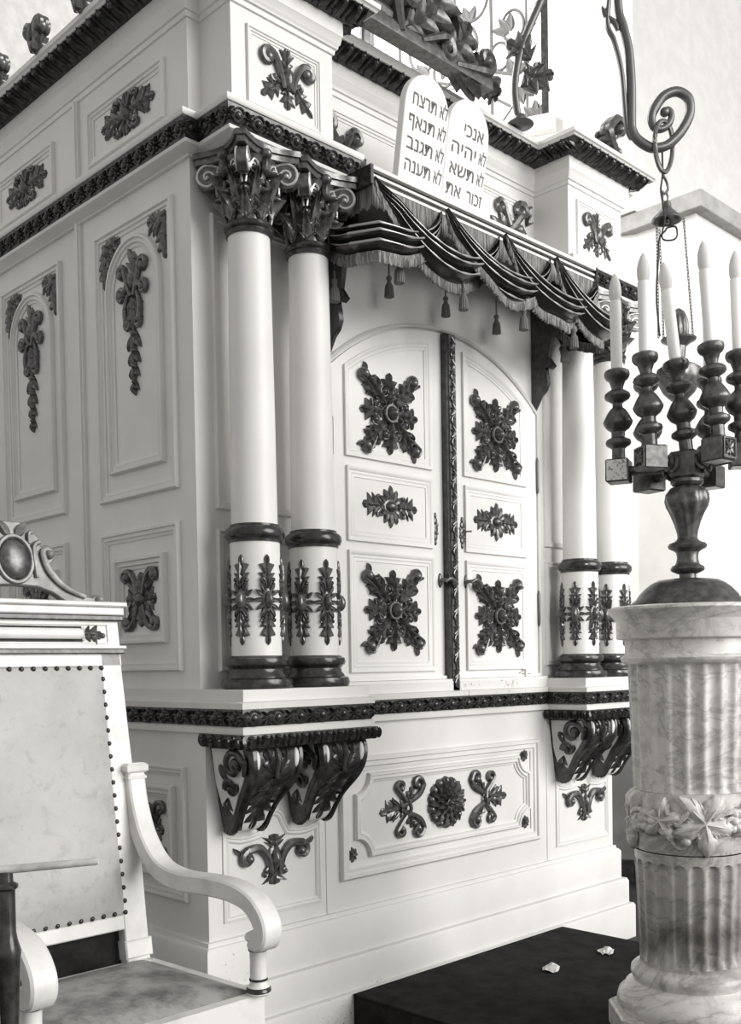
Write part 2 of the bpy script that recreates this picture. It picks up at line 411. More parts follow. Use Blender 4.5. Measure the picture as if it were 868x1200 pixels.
def orn_flower(R=.1, petals=14, H=None):
    m = MB(); H = H or R * .22
    m.dome(0, 0, R * .90, R * .90, H * .5, 0, 40)
    for k in range(petals): a = 2 * PI * (k + .5) / petals; m.dome(R * .84 * math.cos(a), R * .84 * math.sin(a), R * .17, R * .17, H * .9, 0, 12, 4)
    for ring, (rr, q, zz) in enumerate(((.95, petals, H * .2), (.68, petals, H * .55), (.42, petals - 4, H * .8))):
        for k in range(q):
            a = 2 * PI * (k + .5 * ring) / q
            m.leaflet(R * rr * .25 * math.cos(a), R * rr * .25 * math.sin(a), a, R * rr * .78, R * rr * .44, H * .8, 0, 5, zz, tip=H * .3)
    m.dome(0, 0, R * .28, R * .28, H * 1.3); m.dome(0, 0, R * .14, R * .14, H * 1.9)
    return m
def small_flower(R=.026):
    m = MB()
    for k in range(8): m.leaflet(0, 0, 2 * PI * k / 8, R * 1.05, R * .7, R * .35)
    m.dome(0, 0, R * .42, R * .42, R * .8)
    for k in range(4): m.dome(R * .5 * math.cos(k * PI / 2 + .7), R * .5 * math.sin(k * PI / 2 + .7), R * .2, R * .2, R * .6)
    return m

def carve(m, name, parent, mats=CARVED): return m.build(name, mats, link=False)
ME = {}
def ornament(key, maker, name, parent, M, material=None):
    if key not in ME: ME[key] = maker().build(name, material or CARVED, link=False)
    return put(ME[key], name, parent, M)

def band(path, o0, z0, o1, z1, pitch, boss=.012, style='eye'):
    """carved strip between (o0,z0) and (o1,z1) along a plan path"""
    m = MB()
    mid = ((o0 + o1) / 2 + .004, (z0 + z1) / 2)
    m.sweep(path, [(-.01, z0), (o0, z0), (o0 + (o1 - o0) * .2 + .003, z0 + (z1 - z0) * .25), mid, (o1 - (o1 - o0) * .15 + .002, z1 - (z1 - z0) * .2), (o1, z1), (-.01, z1)])
    P = offset(path, mid[0], False)
    hgt = math.hypot(z1 - z0, o1 - o0); slope = math.atan2(o1 - o0, z1 - z0)
    for i in range(len(P) - 1):
        a, b = V(P[i]), V(P[i + 1]); L = (b - a).length; n = max(1, round(L / pitch))
        d = (b - a).normalized(); nn = V((d.y, -d.x, 0)); up = V((0, 0, math.cos(slope))) + nn * math.sin(slope)
        for k in range(n):
            c = a + d * (L * (k + .5) / n); w = L / n
            F = frame((c.x, c.y, mid[1]), (d.x, d.y, 0), up)
            q = MB(F)
            if style == 'eye':
                q.dome(0, 0, boss * 1.1, boss, boss * .75, -.001, 10, 4)
                q.tube([(boss * 1.9 * math.cos(t), boss * 1.75 * math.sin(t), .001) for t in [PI * .15 + PI * .7 * j / 6 for j in range(7)]], .0035, 5)
                q.tube([(boss * 1.9 * math.cos(t), -boss * 1.75 * math.sin(t), .001) for t in [PI * .15 + PI * .7 * j / 6 for j in range(7)]], .0035, 5)
                for s in (1, -1):
                    for r in (-1, 0, 1):
                        q.leaflet(s * w * .5, r * hgt * .1, (0 if s < 0 else PI) + r * s * -.7, w * .26, hgt * .16, .008)
            else:
                q.leaflet(0, -hgt * .5, PI / 2, hgt * 1.0, w * .62, .016, 0, 6, -.003)
                q.dome(0, hgt * .3, w * .2, w * .16, .014, .002, 8, 3)
                q.leaflet(w * .5, -hgt * .45, PI / 2, hgt * .9, w * .3, .010, 0, 5, -.002)
            m.v += q.v; b0 = len(m.v) - len(q.v); m.f += [tuple(t + b0 for t in f) for f in q.f]
    return m

def arc(cx, cy, r, a0, a1, n): return [(cx + r * math.cos(a0 + (a1 - a0) * i / n), cy + r * math.sin(a0 + (a1 - a0) * i / n)) for i in range(n + 1)]
def rect(x0, y0, x1, y1): return [(x0, y0), (x0, y1), (x1, y1), (x1, y0)]      # travels clockwise: right side = inside
MOULD = lambda w, h: [(0, 0), (0, h * .6), (w * .12, h), (w * .3, h), (w * .36, h * .55), (w * .5, h * .6), (w * .68, h * .75), (w * .76, h * .4), (w, h * .25), (w, 0)]
SUNK = lambda w, h: [(-w * .2, 0), (-w * .2, h), (0, h), (w * .3, h * .2), (w * .5, h * .45), (w * .7, h * .1), (w, h * .3), (w, 0)]
def moulding(m, path, w, h): m.sweep(path, MOULD(w, h), closed=True)
def ogee_frame(x0, y0, x1, y1, cx, top, r):
    p = [(x0, y0), (x0, y1)]
    p += [(x0 + (cx - r * 1.3 - x0) * t, y1 - .012 * math.sin(PI * t) - .012 * t) for t in (.25, .5, .75, 1)]
    p += [(cx + r * math.cos(t), top - r + r * math.sin(t)) for t in [PI * .93 - PI * .86 * k / 10 for k in range(11)]]
    p += [(x1 - (x1 - cx - r * 1.3) * t, y1 - .012 * math.sin(PI * t) - .012 * t) for t in (1, .75, .5, .25)]
    p += [(x1, y1), (x1, y0)]
    return p
def notched2(x0, y0, x1, y1, r):
    q = 6; p = []
    p += [(x0 + r * math.cos(PI / 2 * k / q), y0 + r * math.sin(PI / 2 * k / q)) for k in range(q + 1)]            # bottom-left: (x0+r,y0)->(x0,y0+r)
    p += [(x0 + r * math.cos(-PI / 2 + PI / 2 * k / q), y1 + r * math.sin(-PI / 2 + PI / 2 * k / q)) for k in range(q + 1)]  # (x0,y1-r)->(x0+r,y1)
    p += [(x1 + r * math.cos(PI + PI / 2 * k / q), y1 + r * math.sin(PI + PI / 2 * k / q)) for k in range(q + 1)]   # (x1-r,y1)->(x1,y1-r)
    p += [(x1 + r * math.cos(PI / 2 + PI / 2 * k / q), y0 + r * math.sin(PI / 2 + PI / 2 * k / q)) for k in range(q + 1)]   # (x1,y0+r)->(x1-r,y0)
    return p

# ================================================================== THE ARK
ARK = thing('torah_ark', 'white painted Torah ark with dark carved ornaments, twin columns and two closed doors', 'ark', (2.94, 2.57, 0))
XL, XR, YF, YB = 1.824, 4.052, 2.571, 4.1           # base block
UX, UR, UY = 1.835, 4.04, 2.605                      # upper block
CX_ = 2.94
A = lambda m, name, material, **k: m.build(name, material, ARK, **k)

# plinth of three stepped boards
m = MB()
m.sweep([(XL, YB), (XL, YF), (XR, YF), (XR, YB)], [(0, 0), (.072, 0), (.072, .143), (.066, .155), (.052, .157), (.051, .158), (.051, .256), (.044, .269), (.030, .271), (.027, .272), (.027, .392), (.018, .404), (.012, .405), (.010, .418), (0, .420)])
A(m, 'plinth', WORN)

# base cabinet with framed panels
m = MB()
m.box((XL, YF, 0), (XR, YB, 1.06))
f = MB(FRONT(0, YF, 0))
f.sweep(rect(2.364, .52, 3.487, .938), MOULD(.05, .018), closed=True)
f.sweep(notched2(2.435, .585, 3.425, .878, .068), MOULD(.034, .016), closed=True)
for cx in (2.079, 3.815):
    f.sweep(ogee_frame(cx - .2, .467, cx + .2, .745, cx, .80, .05), [(0, 0), (0, .005), (.008, .008), (.012, .004), (.018, .007), (.024, .002), (.024, 0)], closed=True)
f.box((2.303, .42, 0), (2.313, 1.05, .003)); f.box((3.55, .42, 0), (3.56, 1.05, .003))
m.v += f.v; m.f += [tuple(i + len(m.v) - len(f.v) for i in q) for q in f.f]
f = MB(SIDE(XL, 0, 0))
for dy in (0, .70):
    y0, y1 = 2.672 + dy, 3.10 + dy
    f.sweep(rect(-y1, .527, -y0, .948), MOULD(.03, .014), closed=True)
    f.sweep(rect(-y1 + .062, .59, -y0 - .062, .885), MOULD(.04, .02), closed=True)
m.v += f.v; m.f += [tuple(i + len(m.v) - len(f.v) for i in q) for q in f.f]
BASE = A(m, 'base_cabinet', WORN)
def on(parent, key, maker, name, M, material=None): return ornament(key, maker, name, parent, M, material)
on(BASE, 'flower', lambda: orn_flower(.1), 'carved_rosette', FRONT(2.91, YF, .734) @ Matrix.Diagonal((1.02, .98, 1, 1)))
on(BASE, 'panelleaf', orn_panel, 'carved_palmette', FRONT(2.672, YF, .735))
put(ME['panelleaf'], 'carved_palmette', BASE, FRONT(3.165, YF, .728) @ MIR)
for x, z in ((2.421, .603), (2.421, .873), (3.392, .876), (3.396, .602)):
    on(BASE, 'sflower', small_flower, 'corner_flower', FRONT(x, YF, z))
for cx in (2.08, 3.825):
    on(BASE, 'fleur', orn_fleur, 'carved_fleur', FRONT(cx, YF, .64))
for dy in (0, .70):
    on(BASE, 'balls', orn_balls, 'carved_leaf_cluster', SIDE(XL, 2.886 + dy, .738, 0, .95))

# ledge: slab, lip, carved band, fillet
LP = [(1.818, YB), (1.818, 2.372), (2.325, 2.372), (2.325, 2.562), (3.553, 2.562), (3.553, 2.372), (4.062, 2.372), (4.062, YB)]
m = MB(); m.sweep(LP, [(0, 1.128), (.012, 1.131), (.014, 1.149), (0, 1.153), (0, 1.187)], cap=True)
m.sweep(LP, [(0, 1.055), (.010, 1.057), (.012, 1.074), (.002, 1.081)], cap=True)
LEDGE = A(m, 'ledge', WORN)
band(LP, .004, 1.079, .008, 1.130, .093, .012).build('carved_band', DARKWOOD, LEDGE)

# console brackets under the ledge
def taper(p):
    """consoles narrow towards their foot"""
    t = min(1, max(0, (-.03 - p[1]) / .21)); t = t * t * (3 - 2 * t); return (p[0] * (1 - .36 * t), p[1], p[2])
def bracket():
    """local: x across the width (0 centre), y up, z out of the wall; top at y=0"""
    w = .098; prof = [(.185, 0), (.198, -.02), (.201, -.05), (.195, -.085), (.178, -.115), (.150, -.145), (.124, -.172), (.104, -.2), (.09, -.222), (.078, -.242), (.062, -.261), (.041, -.270), (.022, -.264), (.009, -.247), (0, -.2), (0, 0)]
    P = [(z, y) for z, y in prof]
    m = MB(fn=taper); P = spline(P[:15], 44) + [(0, 0)]; m.add([(-w, y, z) for z, y in P] + [(w, y, z) for z, y in P], [tuple(range(len(P))), tuple(range(len(P), 2 * len(P)))] + [(i, (i + 1) % len(P), len(P) + (i + 1) % len(P), len(P) + i) for i in range(len(P))])
    # raised border rolls along both front edges
    C = spline(prof[:13], 40)
    for s in (1, -1): m.tube([(s * (w - .010), y, z) for z, y in C], .0115, 7)
    for s in (1, -1):
        m.tube([(s * (w - .004), y, z - .006) for z, y in C], .008, 6)
    return m, C, w
bm_, BC, BW = bracket()
ME['bracket'] = bm_.build('bracket', DARKWOOD, link=False)
# white side insets with dark scrolls, front leaf
def inset(s):
    m = MB(fn=taper); P = [(.012, -.012), (.165, -.012), (.175, -.05), (.165, -.085), (.14, -.118), (.11, -.15), (.085, -.19), (.062, -.225), (.045, -.238), (.03, -.23), (.018, -.19), (.012, -.12)]
    m.add([(s * (BW + .0025), y, z) for z, y in P] + [(s * (BW - .003), y, z) for z, y in P], [tuple(range(len(P))), tuple(range(len(P), 2 * len(P)))] + [(i, (i + 1) % len(P), len(P) + (i + 1) % len(P), len(P) + i) for i in range(len(P))])
    return m
def sidescroll(s):
    m = MB(fn=lambda p: taper((s * (BW + .002 + p[2]), p[1], p[0])))
    m.scroll([(.165, -.09), (.178, -.05)], (.118, -.062), .05, .2, 1.05, .014, .012, 1.5)
    m.scroll([(.07, -.1), (.075, -.115)], (.085, -.135), .032, PI, -.9, .012, .011, 1.4)
    m.acanthus([(.06, -.16), (.05, -.19), (.04, -.222)], .04, .008, 2)
    m.leaflet(.05, -.06, -1.2, .06, .03, .008); m.leaflet(.12, -.115, -2.2, .05, .024, .008)
    return m
def onfront(p):
    """maps (x, s, h) with s the arc length down the bracket front"""
    x, s, h = p; acc = 0
    for i in range(len(BC) - 1):
        a, b = V(BC[i]), V(BC[i + 1]); L = (b - a).length
        if acc + L >= s or i == len(BC) - 2:
            t = (s - acc) / L; q = a + (b - a) * t; d = (b - a).normalized(); n = V((-d.y, d.x))
            if n.x < 0 and n.y > 0: n = -n
            return taper((x, q.y + n.y * h, q.x + n.x * h))
        acc += L
def frontleaf():
    m = MB(fn=onfront)
    m.acanthus([(0, .10), (0, .20), (0, .315)], .12, .012, 5, .5)
    for s in (1, -1):
        m.acanthus([(s * .012, .09), (s * .03, .05), (s * .036, .015)], .04, .009, 2)
    m.tube([(0, .01, .004), (0, .05, .007), (0, .1, .006)], .008, 6)
    return m
def frontwhite():
    m = MB(fn=onfront)
    rows = []
    for i in range(15):
        s = .215 + i * .0085; w = .068 * math.sqrt(max(0, 1 - ((s - .26) / .078) ** 2)) if s > .26 else .068
        rows.append([(w * q, s, .0035) for q in (-1, -.5, 0, .5, 1)])
    m.grid(rows)
    return m
def eye(s):
    m = MB(fn=onfront); m.dome(s * (BW - .022), .045, .011, .03, .006, .001, 12, 4); return m
ME['b_in1'] = inset(-1).build('side_inset', WORN, link=False); ME['b_in2'] = inset(1).build('side_inset', WORN, link=False)
ME['b_sc1'] = sidescroll(-1).build('side_scroll', DARKWOOD, link=False); ME['b_sc2'] = sidescroll(1).build('side_scroll', DARKWOOD, link=False)
ME['b_leaf'] = frontleaf().build('front_leaf', DARKWOOD, link=False); ME['b_white'] = frontwhite().build('front_inset', WORN, link=False)
ME['b_e1'] = eye(1).build('volute_eye', WORN, link=False); ME['b_e2'] = eye(-1).build('volute_eye', WORN, link=False)
for cx in (1.938, 2.21, 3.672, 3.944):
    F = FRONT(cx, YF, 1.022)
    b = put(ME['bracket'], 'bracket', ARK, F)
    for k, nm in (('b_in1', 'side_inset'), ('b_in2', 'side_inset'), ('b_sc1', 'side_scroll'), ('b_sc2', 'side_scroll'), ('b_leaf', 'front_leaf'), ('b_white', 'front_inset'), ('b_e1', 'volute_eye'), ('b_e2', 'volute_eye')):
        put(ME[k], nm, b, F)
for x0, x1 in ((1.806, 2.335), (3.545, 4.07)):
    P = [(x0, YF), (x0, 2.352), (x1, 2.352), (x1, YF)]
    m = band(P, .000, 1.018, .004, 1.056, .05, .007, 'egg'); m.box((x0, 2.353, 1.02), (x1, YF, 1.055))
    A(m, 'bracket_cap', DARKWOOD)

# upper cabinet with its side bays
m = MB(); m.box((UX, UY, 1.16), (UR, YB, 2.86))
f = MB(SIDE(UX, 0, 0))
def join(m, f):
    b = len(m.v); m.v += f.v; m.f += [tuple(i + b for i in q) for q in f.f]
for dy in (0, .70):
    y0, y1 = 2.690 + dy, 3.150 + dy
    f.sweep(rect(-y1, 1.810, -y0, 2.702), MOULD(.036, .016), closed=True)
    cx = -(2.922 + dy); r = .162
    f.sweep([(cx - r, 1.899), (cx - r, 2.485)] + arc(cx, 2.485, r, PI, 0, 20)[1:] + [(cx + r, 1.899)], MOULD(.038, .016), closed=True)
    f.sweep(rect(-y1, 1.244, -y0, 1.708), MOULD(.036, .016), closed=True)
    f.sweep(rect(-y1 + .085, 1.333, -y0 - .078, 1.618), MOULD(.04, .02), closed=True)
for yy in (3.262, 3.962):
    f.box((-yy - .017, 1.187, 0), (-yy + .017, 2.79, .010)); f.box((-yy - .007, 1.187, 0), (-yy + .007, 2.79, .016))
join(m, f)
f = MB(FRONT(0, UY, 0))
for x0, x1 in ((1.905, 2.32), (3.60, 3.985)):
    f.sweep(rect(x0, 1.74, x1, 2.64), MOULD(.03, .012), closed=True); f.sweep(rect(x0, 1.24, x1, 1.68), MOULD(.03, .012), closed=True)
join(m, f)
UP = A(m, 'upper_cabinet', WHITE)
for dy in (0, .70):
    on(UP, 'drop', orn_drop, 'carved_drop', SIDE(UX, 2.925 + dy, 2.575))
    on(UP, 'corner', orn_corner, 'corner_leaf', SIDE(UX, 3.112 + dy, 2.672) @ Matrix.Scale(1.02, 4))
    put(ME['corner'], 'corner_leaf', UP, SIDE(UX, 2.728 + dy, 2.672) @ MIR)
    on(UP, 'balls', orn_balls, 'carved_leaf_cluster', SIDE(UX, 2.922 + dy, 1.478) @ Matrix.Scale(1.02, 4))

# columns
CY = 2.482
def column_meshes():
    m = MB(); m.lathe([(.078, 1.27), (.076, 1.29), (.0755, 1.64)], 40); m.lathe([(.0705, 1.66), (.0700, 1.70), (.0685, 2.0), (.0640, 2.45), (.0630, 2.56)], 40)
    ME['c_shaft'] = m.build('column', WHITE, link=False)
    m = MB(); m.lathe([(.096, 1.186), (.106, 1.190), (.110, 1.202), (.106, 1.215), (.094, 1.220), (.092, 1.226), (.084, 1.234), (.082, 1.246), (.088, 1.254), (.094, 1.257), (.097, 1.266), (.094, 1.277), (.086, 1.281), (.08, 1.286), (.07, 1.287)], 44)
    ME['c_base'] = m.build('base_moulding', DARKWOOD, link=False)
    m = MB(); m.lathe([(.07, 1.624), (.080, 1.627), (.081, 1.634), (.086, 1.637), (.091, 1.648), (.090, 1.662), (.083, 1.670), (.076, 1.674), (.075, 1.680), (.068, 1.682)], 44)
    ME['c_ring'] = m.build('shaft_ring', DARKWOOD, link=False)
    m = MB(); m.lathe([(.06, 2.535), (.069, 2.537), (.072, 2.545), (.069, 2.552), (.074, 2.556), (.076, 2.564), (.072, 2.571), (.06, 2.573)], 40)
    ME['c_neck'] = m.build('neck_ring', DARKWOOD, link=False)
    # capital
    m = MB(); m.lathe([(.058, 2.565), (.060, 2.60), (.062, 2.66), (.070, 2.71), (.086, 2.745), (.09, 2.752)], 28)
    for row, (n, z0, H, off, rr) in enumerate(((8, 2.572, .085, 0, .062), (8, 2.60, .115, PI / 8, .064))):
        for k in range(n):
            t = off + 2 * PI * k / n
            F = Matrix.Rotation(t, 4, 'Z') @ frame((0, -rr, z0), (1, 0, 0), (0, -.12, 1))
            q = MB(F); q.acanthus([(0, 0), (0, H * .5), (0, H * .9)], .046, .009, 4, .3)
            q.leaflet(0, 0, PI / 2, H, .036, .006, 0, 8, 0, tip=.03); q.dome(0, H * .97, .016, .010, .030)
            join(m, q)
    # abacus with hollow sides
    out = []
    for k in range(4):
        a = k * PI / 2; c = .118
        pts = [(-c, -c + .016), (-c + .016, -c)] + [(-c + .016 + (2 * c - .032) * t, -c + .034 * math.sin(PI * t)) for t in [j / 8 for j in range(1, 8)]] + [(c - .016, -c)]
        out += [(x * math.cos(a) - y * math.sin(a), x * math.sin(a) + y * math.cos(a)) for x, y in pts]
    m.prism(out, 2.752, 2.770); m.prism(offset(out, .006, False), 2.770, 2.786)
    for k in range(4): 
        F = Matrix.Rotation(k * PI / 2, 4, 'Z') @ frame((0, -.088, 2.758), (1, 0, 0), (0, 0, 1))
        q = MB(F); q.dome(0, 0, .018, .016, .02); q.leaflet(0, -.06, PI / 2, .06, .03, .012); q.dome(0, -.055, .012, .009, .02)
        join(m, q)
    # volute bodies
    for k in range(4):
        F = Matrix.Rotation(k * PI / 2, 4, 'Z') @ Matrix.Rotation(PI / 4, 4, 'Z')
        q = MB(F @ frame((0, 0, 2.715), (0, -1, 0), (0, 0, 1)))
        q.prism([(.052, -.06), (.066, -.03)] + arc(.118, .0, .036, PI * 1.15, PI * 2.6, 18) + [(.06, .036)], -.014, .014)
        join(m, q)
    ME['c_cap'] = m.build('capital', CARVED, link=False)
    # bright spiral ridges of the volutes
    m = MB()
    for k in range(4):
        for s in (1, -1):
            F = Matrix.Rotation(k * PI / 2 + PI / 4, 4, 'Z') @ frame((0, 0, 2.715), (0, -1, 0), (0, 0, 1))
            q = MB(F); P = [(.055, -.045), (.062, -.01), (.08, .026), (.118, .037)]
            sp = []
            for i in range(34):
                t = i / 33; r = .036 * (1 - .8 * t); a = PI / 2 - 2 * PI * 1.4 * t
                sp.append((.118 + r * math.cos(a), r * math.sin(a)))
            P = spline(P, 8)[:-1] + sp
            q.tube([(x, y, s * .0155) for x, y in P], .0042, 6); q.ball((.118, 0, s * .015), .007, 8, 6)
            join(m, q)
    # small inner helices on each face
    for k in range(4):
        for s in (1, -1):
            F = Matrix.Rotation(k * PI / 2, 4, 'Z') @ frame((s * .038, -.074, 2.716), (1, 0, 0), (0, -.1, 1))
            q = MB(F); sp = []
            for i in range(26):
                t = i / 25; r = .021 * (1 - .75 * t); a = PI / 2 + s * 2 * PI * 1.2 * t
                sp.append((r * math.cos(a), r * math.sin(a), .004))
            q.tube([(s * .024, -.05, 0), (s * .022, -.01, .002)] + sp, .0035, 5); q.ball((sp[-1][0], sp[-1][1], .004), .005, 6, 5)
            join(m, q)
    ME['c_vol'] = m.build('volute_ridges', GILT, link=False)
    R = .0775
    bend = lambda p: (math.sin(p[0] / R) * (R + p[2]), p[1], math.cos(p[0] / R) * (R + p[2]) - R)
    m = orn_oval(.135, .045, fn=lambda p: bend((-p[1], p[0], p[2])))
    ME['c_orn'] = m.build('carved_cartouche', CARVED, link=False)
column_meshes()
for cx in (1.958, 2.194, 3.682, 3.918):
    T = Matrix.Translation((cx, CY, 0))
    c = put(ME['c_shaft'], 'column', ARK, T)
    for k, nm in (('c_base', 'base_moulding'), ('c_ring', 'shaft_ring'), ('c_neck', 'neck_ring')): put(ME[k], nm, c, T)
    cp = put(ME['c_cap'], 'capital', c, T); put(ME['c_vol'], 'volute_ridges', c, T)
    for j in range(6):
        a = -.20 + j * PI / 3
        put(ME['c_orn'], 'carved_cartouche', c, T @ Matrix.Rotation(a, 4, 'Z') @ frame((0, -.0762, 1.452), (1, 0, 0), (0, 0, 1)))

# entablature over the columns
EP = [(UX, YB), (UX, UY), (1.883, UY), (1.883, 2.454), (2.285, 2.454), (2.285, UY), (3.585, UY), (3.585, 2.454), (3.98, 2.454), (3.98, UY), (UR, UY), (UR, YB)]
m = MB()
m.sweep(EP, [(0, 2.783), (.012, 2.783), (.016, 2.790), (.034, 2.797), (.044, 2.803), (.046, 2.812), (.03, 2.814)], cap=True)
m.sweep(EP, [(.05, 2.864), (.066, 2.866), (.070, 2.871), (.070, 2.884), (.058, 2.887), (0, 2.888)], cap=True)
ENT = A(m, 'lower_cornice', WHITE)
band(EP, .040, 2.811, .062, 2.867, .075, .011).build('carved_band', DARKWOOD, ENT)

# attic: frieze, pedestal blocks, upper cornice
m = MB(); m.prism([(UX, YB), (UX, UY), (2.0, UY), (2.0, UY + .02), (3.88, UY + .02), (3.88, UY), (UR, UY), (UR, YB)], 2.86, 3.35)
f = MB(SIDE(UX, 0, 0))
for dy in (0, .70):
    f.sweep(rect(-3.18 - dy, 2.945, -2.722 - dy, 3.130), MOULD(.032, .014), closed=True)
for yy in (3.262, 3.962):
    f.box((-yy - .016, 2.88, 0), (-yy + .016, 3.2, .010)); f.box((-yy - .007, 2.88, 0), (-yy + .007, 3.2, .015))
join(m, f)
f = MB(FRONT(0, UY + .02, 0)); f.sweep(rect(2.36, 2.93, 3.51, 3.155), MOULD(.03, .010), closed=True); join(m, f)
ATT = A(m, 'frieze', WHITE)
for dy in (0, .70):
    on(ATT, 'frieze', orn_frieze, 'carved_spray', SIDE(UX, 2.94 + dy, 3.04))
for x0, x1 in ((1.883, 2.285), (3.585, 3.98)):
    m = MB(); m.box((x0, 2.454, 2.86), (x1, UY + .05, 3.35))
    f = MB(FRONT(0, 2.454, 0)); f.sweep(rect(x0 + .055, 2.925, x1 - .055, 3.155), MOULD(.022, .009), closed=True); join(m, f)
    b = A(m, 'frieze_block', WHITE)
    on(b, 'attic', orn_attic, 'carved_plume', FRONT((x0 + x1) / 2 + .01, 2.454, 3.048))
# scrolls beside the blocks on the recessed frieze
def orn_scrollside():
    m = MB()
    m.scroll([(.12, -.09), (.02, -.05), (-.06, .03)], (-.055, .045), .04, PI, -.9, .02, .03, 1.3)
    m.scroll([(.0, -.05), (.04, .02)], (.075, .03), .034, PI, -.9, .016, .026, 1.3)
    m.acanthus([(-.1, -.03), (.02, -.04), (.16, -.085)], .10, .018, 5, .5)
    m.acanthus([(-.1, .0), (-.11, .05), (-.08, .10)], .07, .018, 3, .5)
    m.dome(-.05, -.03, .03, .025, .03)
    return m
on(ATT, 'sscroll', orn_scrollside, 'carved_scroll', FRONT(2.47, UY + .02, 3.05))
put(ME['sscroll'], 'carved_scroll', ATT, FRONT(3.42, UY + .02, 3.06) @ MIR)
AP = [(UX, YB), (UX, UY), (1.883, UY), (1.883, 2.454), (2.285, 2.454), (2.285, UY + .02), (3.585, UY + .02), (3.585, 2.454), (3.98, 2.454), (3.98, UY), (UR, UY), (UR, YB)]
m = MB()
m.sweep(AP, [(0, 3.198), (.006, 3.199), (.008, 3.213), (.014, 3.216), (.016, 3.226), (.02, 3.230), (.024, 3.252), (.026, 3.254), (.026, 3.302), (0, 3.304)])
m.sweep(AP, [(0, 3.325), (.104, 3.328), (.108, 3.336), (.112, 3.338), (.113, 3.353), (.09, 3.357), (0, 3.358)], cap=True)
UC = A(m, 'upper_cornice', WHITE)
band(AP, .027, 3.300, .102, 3.330, .062, .01, 'egg').build('carved_band', DARKWOOD, UC)

# doors
DY = 2.592
ARC = lambda x: 2.491 - .873 + math.sqrt(max(.873 ** 2 - (x - 2.962) ** 2, 0))
def archpath(x0, x1, z0, drop, n=14):
    """clockwise outline, top edge following the arch lowered by drop"""
    top = [(x0 + (x1 - x0) * k / n, ARC(x0 + (x1 - x0) * k / n) - drop) for k in range(n + 1)]
    return [(x0, z0)] + top + [(x1, z0)]
def door(x0, x1, panel_x0, panel_x1, name, flip):
    m = MB(FRONT(0, UY, 0))
    m.prism(archpath(x0, x1, 1.197, 0), -.01, UY - DY)
    f = MB(FRONT(0, DY, 0))
    f.sweep(archpath(panel_x0, panel_x1, 1.980, .045), SUNK(.03, .010), closed=True)
    f.sweep(rect(panel_x0 + .005, 1.690, panel_x1, 1.934), SUNK(.03, .010), closed=True)
    f.sweep(rect(panel_x0 + .008, 1.234, panel_x1 + .005, 1.645), SUNK(.03, .010), closed=True)
    f.box((x0, 1.197, 0), (x1, 1.209, .012))
    join(m, f)
    return A(m, name, WHITE)
d1 = door(2.385, 2.947, 2.446, 2.877, 'door', 0); d2 = door(2.992, 3.532, 3.068, 3.455, 'door', 1)
# architrave lines round both leaves
m = MB(FRONT(0, UY, 0)); m.sweep(archpath(2.372, 3.545, 1.19, -.012, 30), [(-.012, 0), (-.012, .012), (-.004, .020), (.002, .014), (.002, 0)], closed=False)
A(m, 'door_architrave', WHITE)
m = MB(); m.box((2.33, 2.565, 1.185), (3.56, UY, 1.196)); A(m, 'door_sill', WHITE)
for d, x, zz in ((d1, 2.660, (2.146, 1.817, 1.447)), (d2, 3.262, (2.157, 1.814, 1.439))):
    on(d, 'rosette', orn_rosette, 'carved_rosette', FRONT(x, DY, zz[0]) @ Matrix.Scale(.97, 4))
    on(d, 'oval', orn_oval, 'carved_lozenge', FRONT(x, DY, zz[1]))
    on(d, 'rosette', orn_rosette, 'carved_rosette', FRONT(x + .004, DY, zz[2]) @ Matrix.Scale(.97, 4))
def escutcheon():
    m = MB()
    for y, w, h in ((0, .015, .022), (.03, .012, .014), (-.03, .012, .014), (.05, .007, .012), (-.05, .007, .012)): m.dome(0, y, w, h, .006)
    for s in (1, -1):
        for y in (.016, -.016): m.dome(s * .011, y, .007, .007, .005)
    m.dome(0, .004, .004, .006, .010)
    return m
def lever():
    m = MB()
    m.dome(0, 0, .012, .028, .008); m.tube([(0, 0, 0), (0, 0, .035)], .007, 8)
    m.tube(spline([(-.004, -.006, .034), (.012, .004, .038), (.03, .0, .040), (.042, -.016, .038), (.046, -.022, .036)], 12), [.006 + .003 * math.sin(i / 12 * PI) for i in range(13)], 8)
    m.ball((.046, -.023, .036), .008, 8, 6)
    return m
on(d1, 'esc', escutcheon, 'keyhole_plate', FRONT(2.899, DY, 1.758), BRONZE)
e2 = put(ME['esc'], 'keyhole_plate', d2, FRONT(3.053, DY, 1.755))
m = MB(FRONT(3.053, DY, 1.755)); m.tube([(0, .003, 0), (0, .003, .035)], .003, 6); m.tube([(0, .003, .034), (.008, .006, .036), (.016, .004, .036), (.008, .001, .036), (0, .003, .034)], .0025, 5); m.build('key', BRONZE, d2)
on(d1, 'lever', lever, 'handle', FRONT(2.922, DY, 1.567), BRONZE)
put(ME['lever'], 'handle', d2, FRONT(3.072, DY, 1.569))
for z in (2.03, 1.478):
    m = MB(); m.lathe([(.002, z - .075), (.005, z - .068), (.007, z - .06), (.007, z + .06), (.005, z + .068), (.002, z + .075)], 10, (3.537, DY - .004)); m.build('hinge', IRON, d2)
    m = MB(); m.lathe([(.002, z - .075), (.005, z - .068), (.007, z - .06), (.007, z + .06), (.005, z + .068), (.002, z + .075)], 10, (2.378, DY - .004)); m.build('hinge', IRON, d1)
m = MB(FRONT(3.43, DY, 1.21)); m.box((-.03, -.004, 0), (.03, .006, .012)); m.box((-.008, -.012, .01), (.004, .018, .02)); m.build('bolt', WHITE, d2)
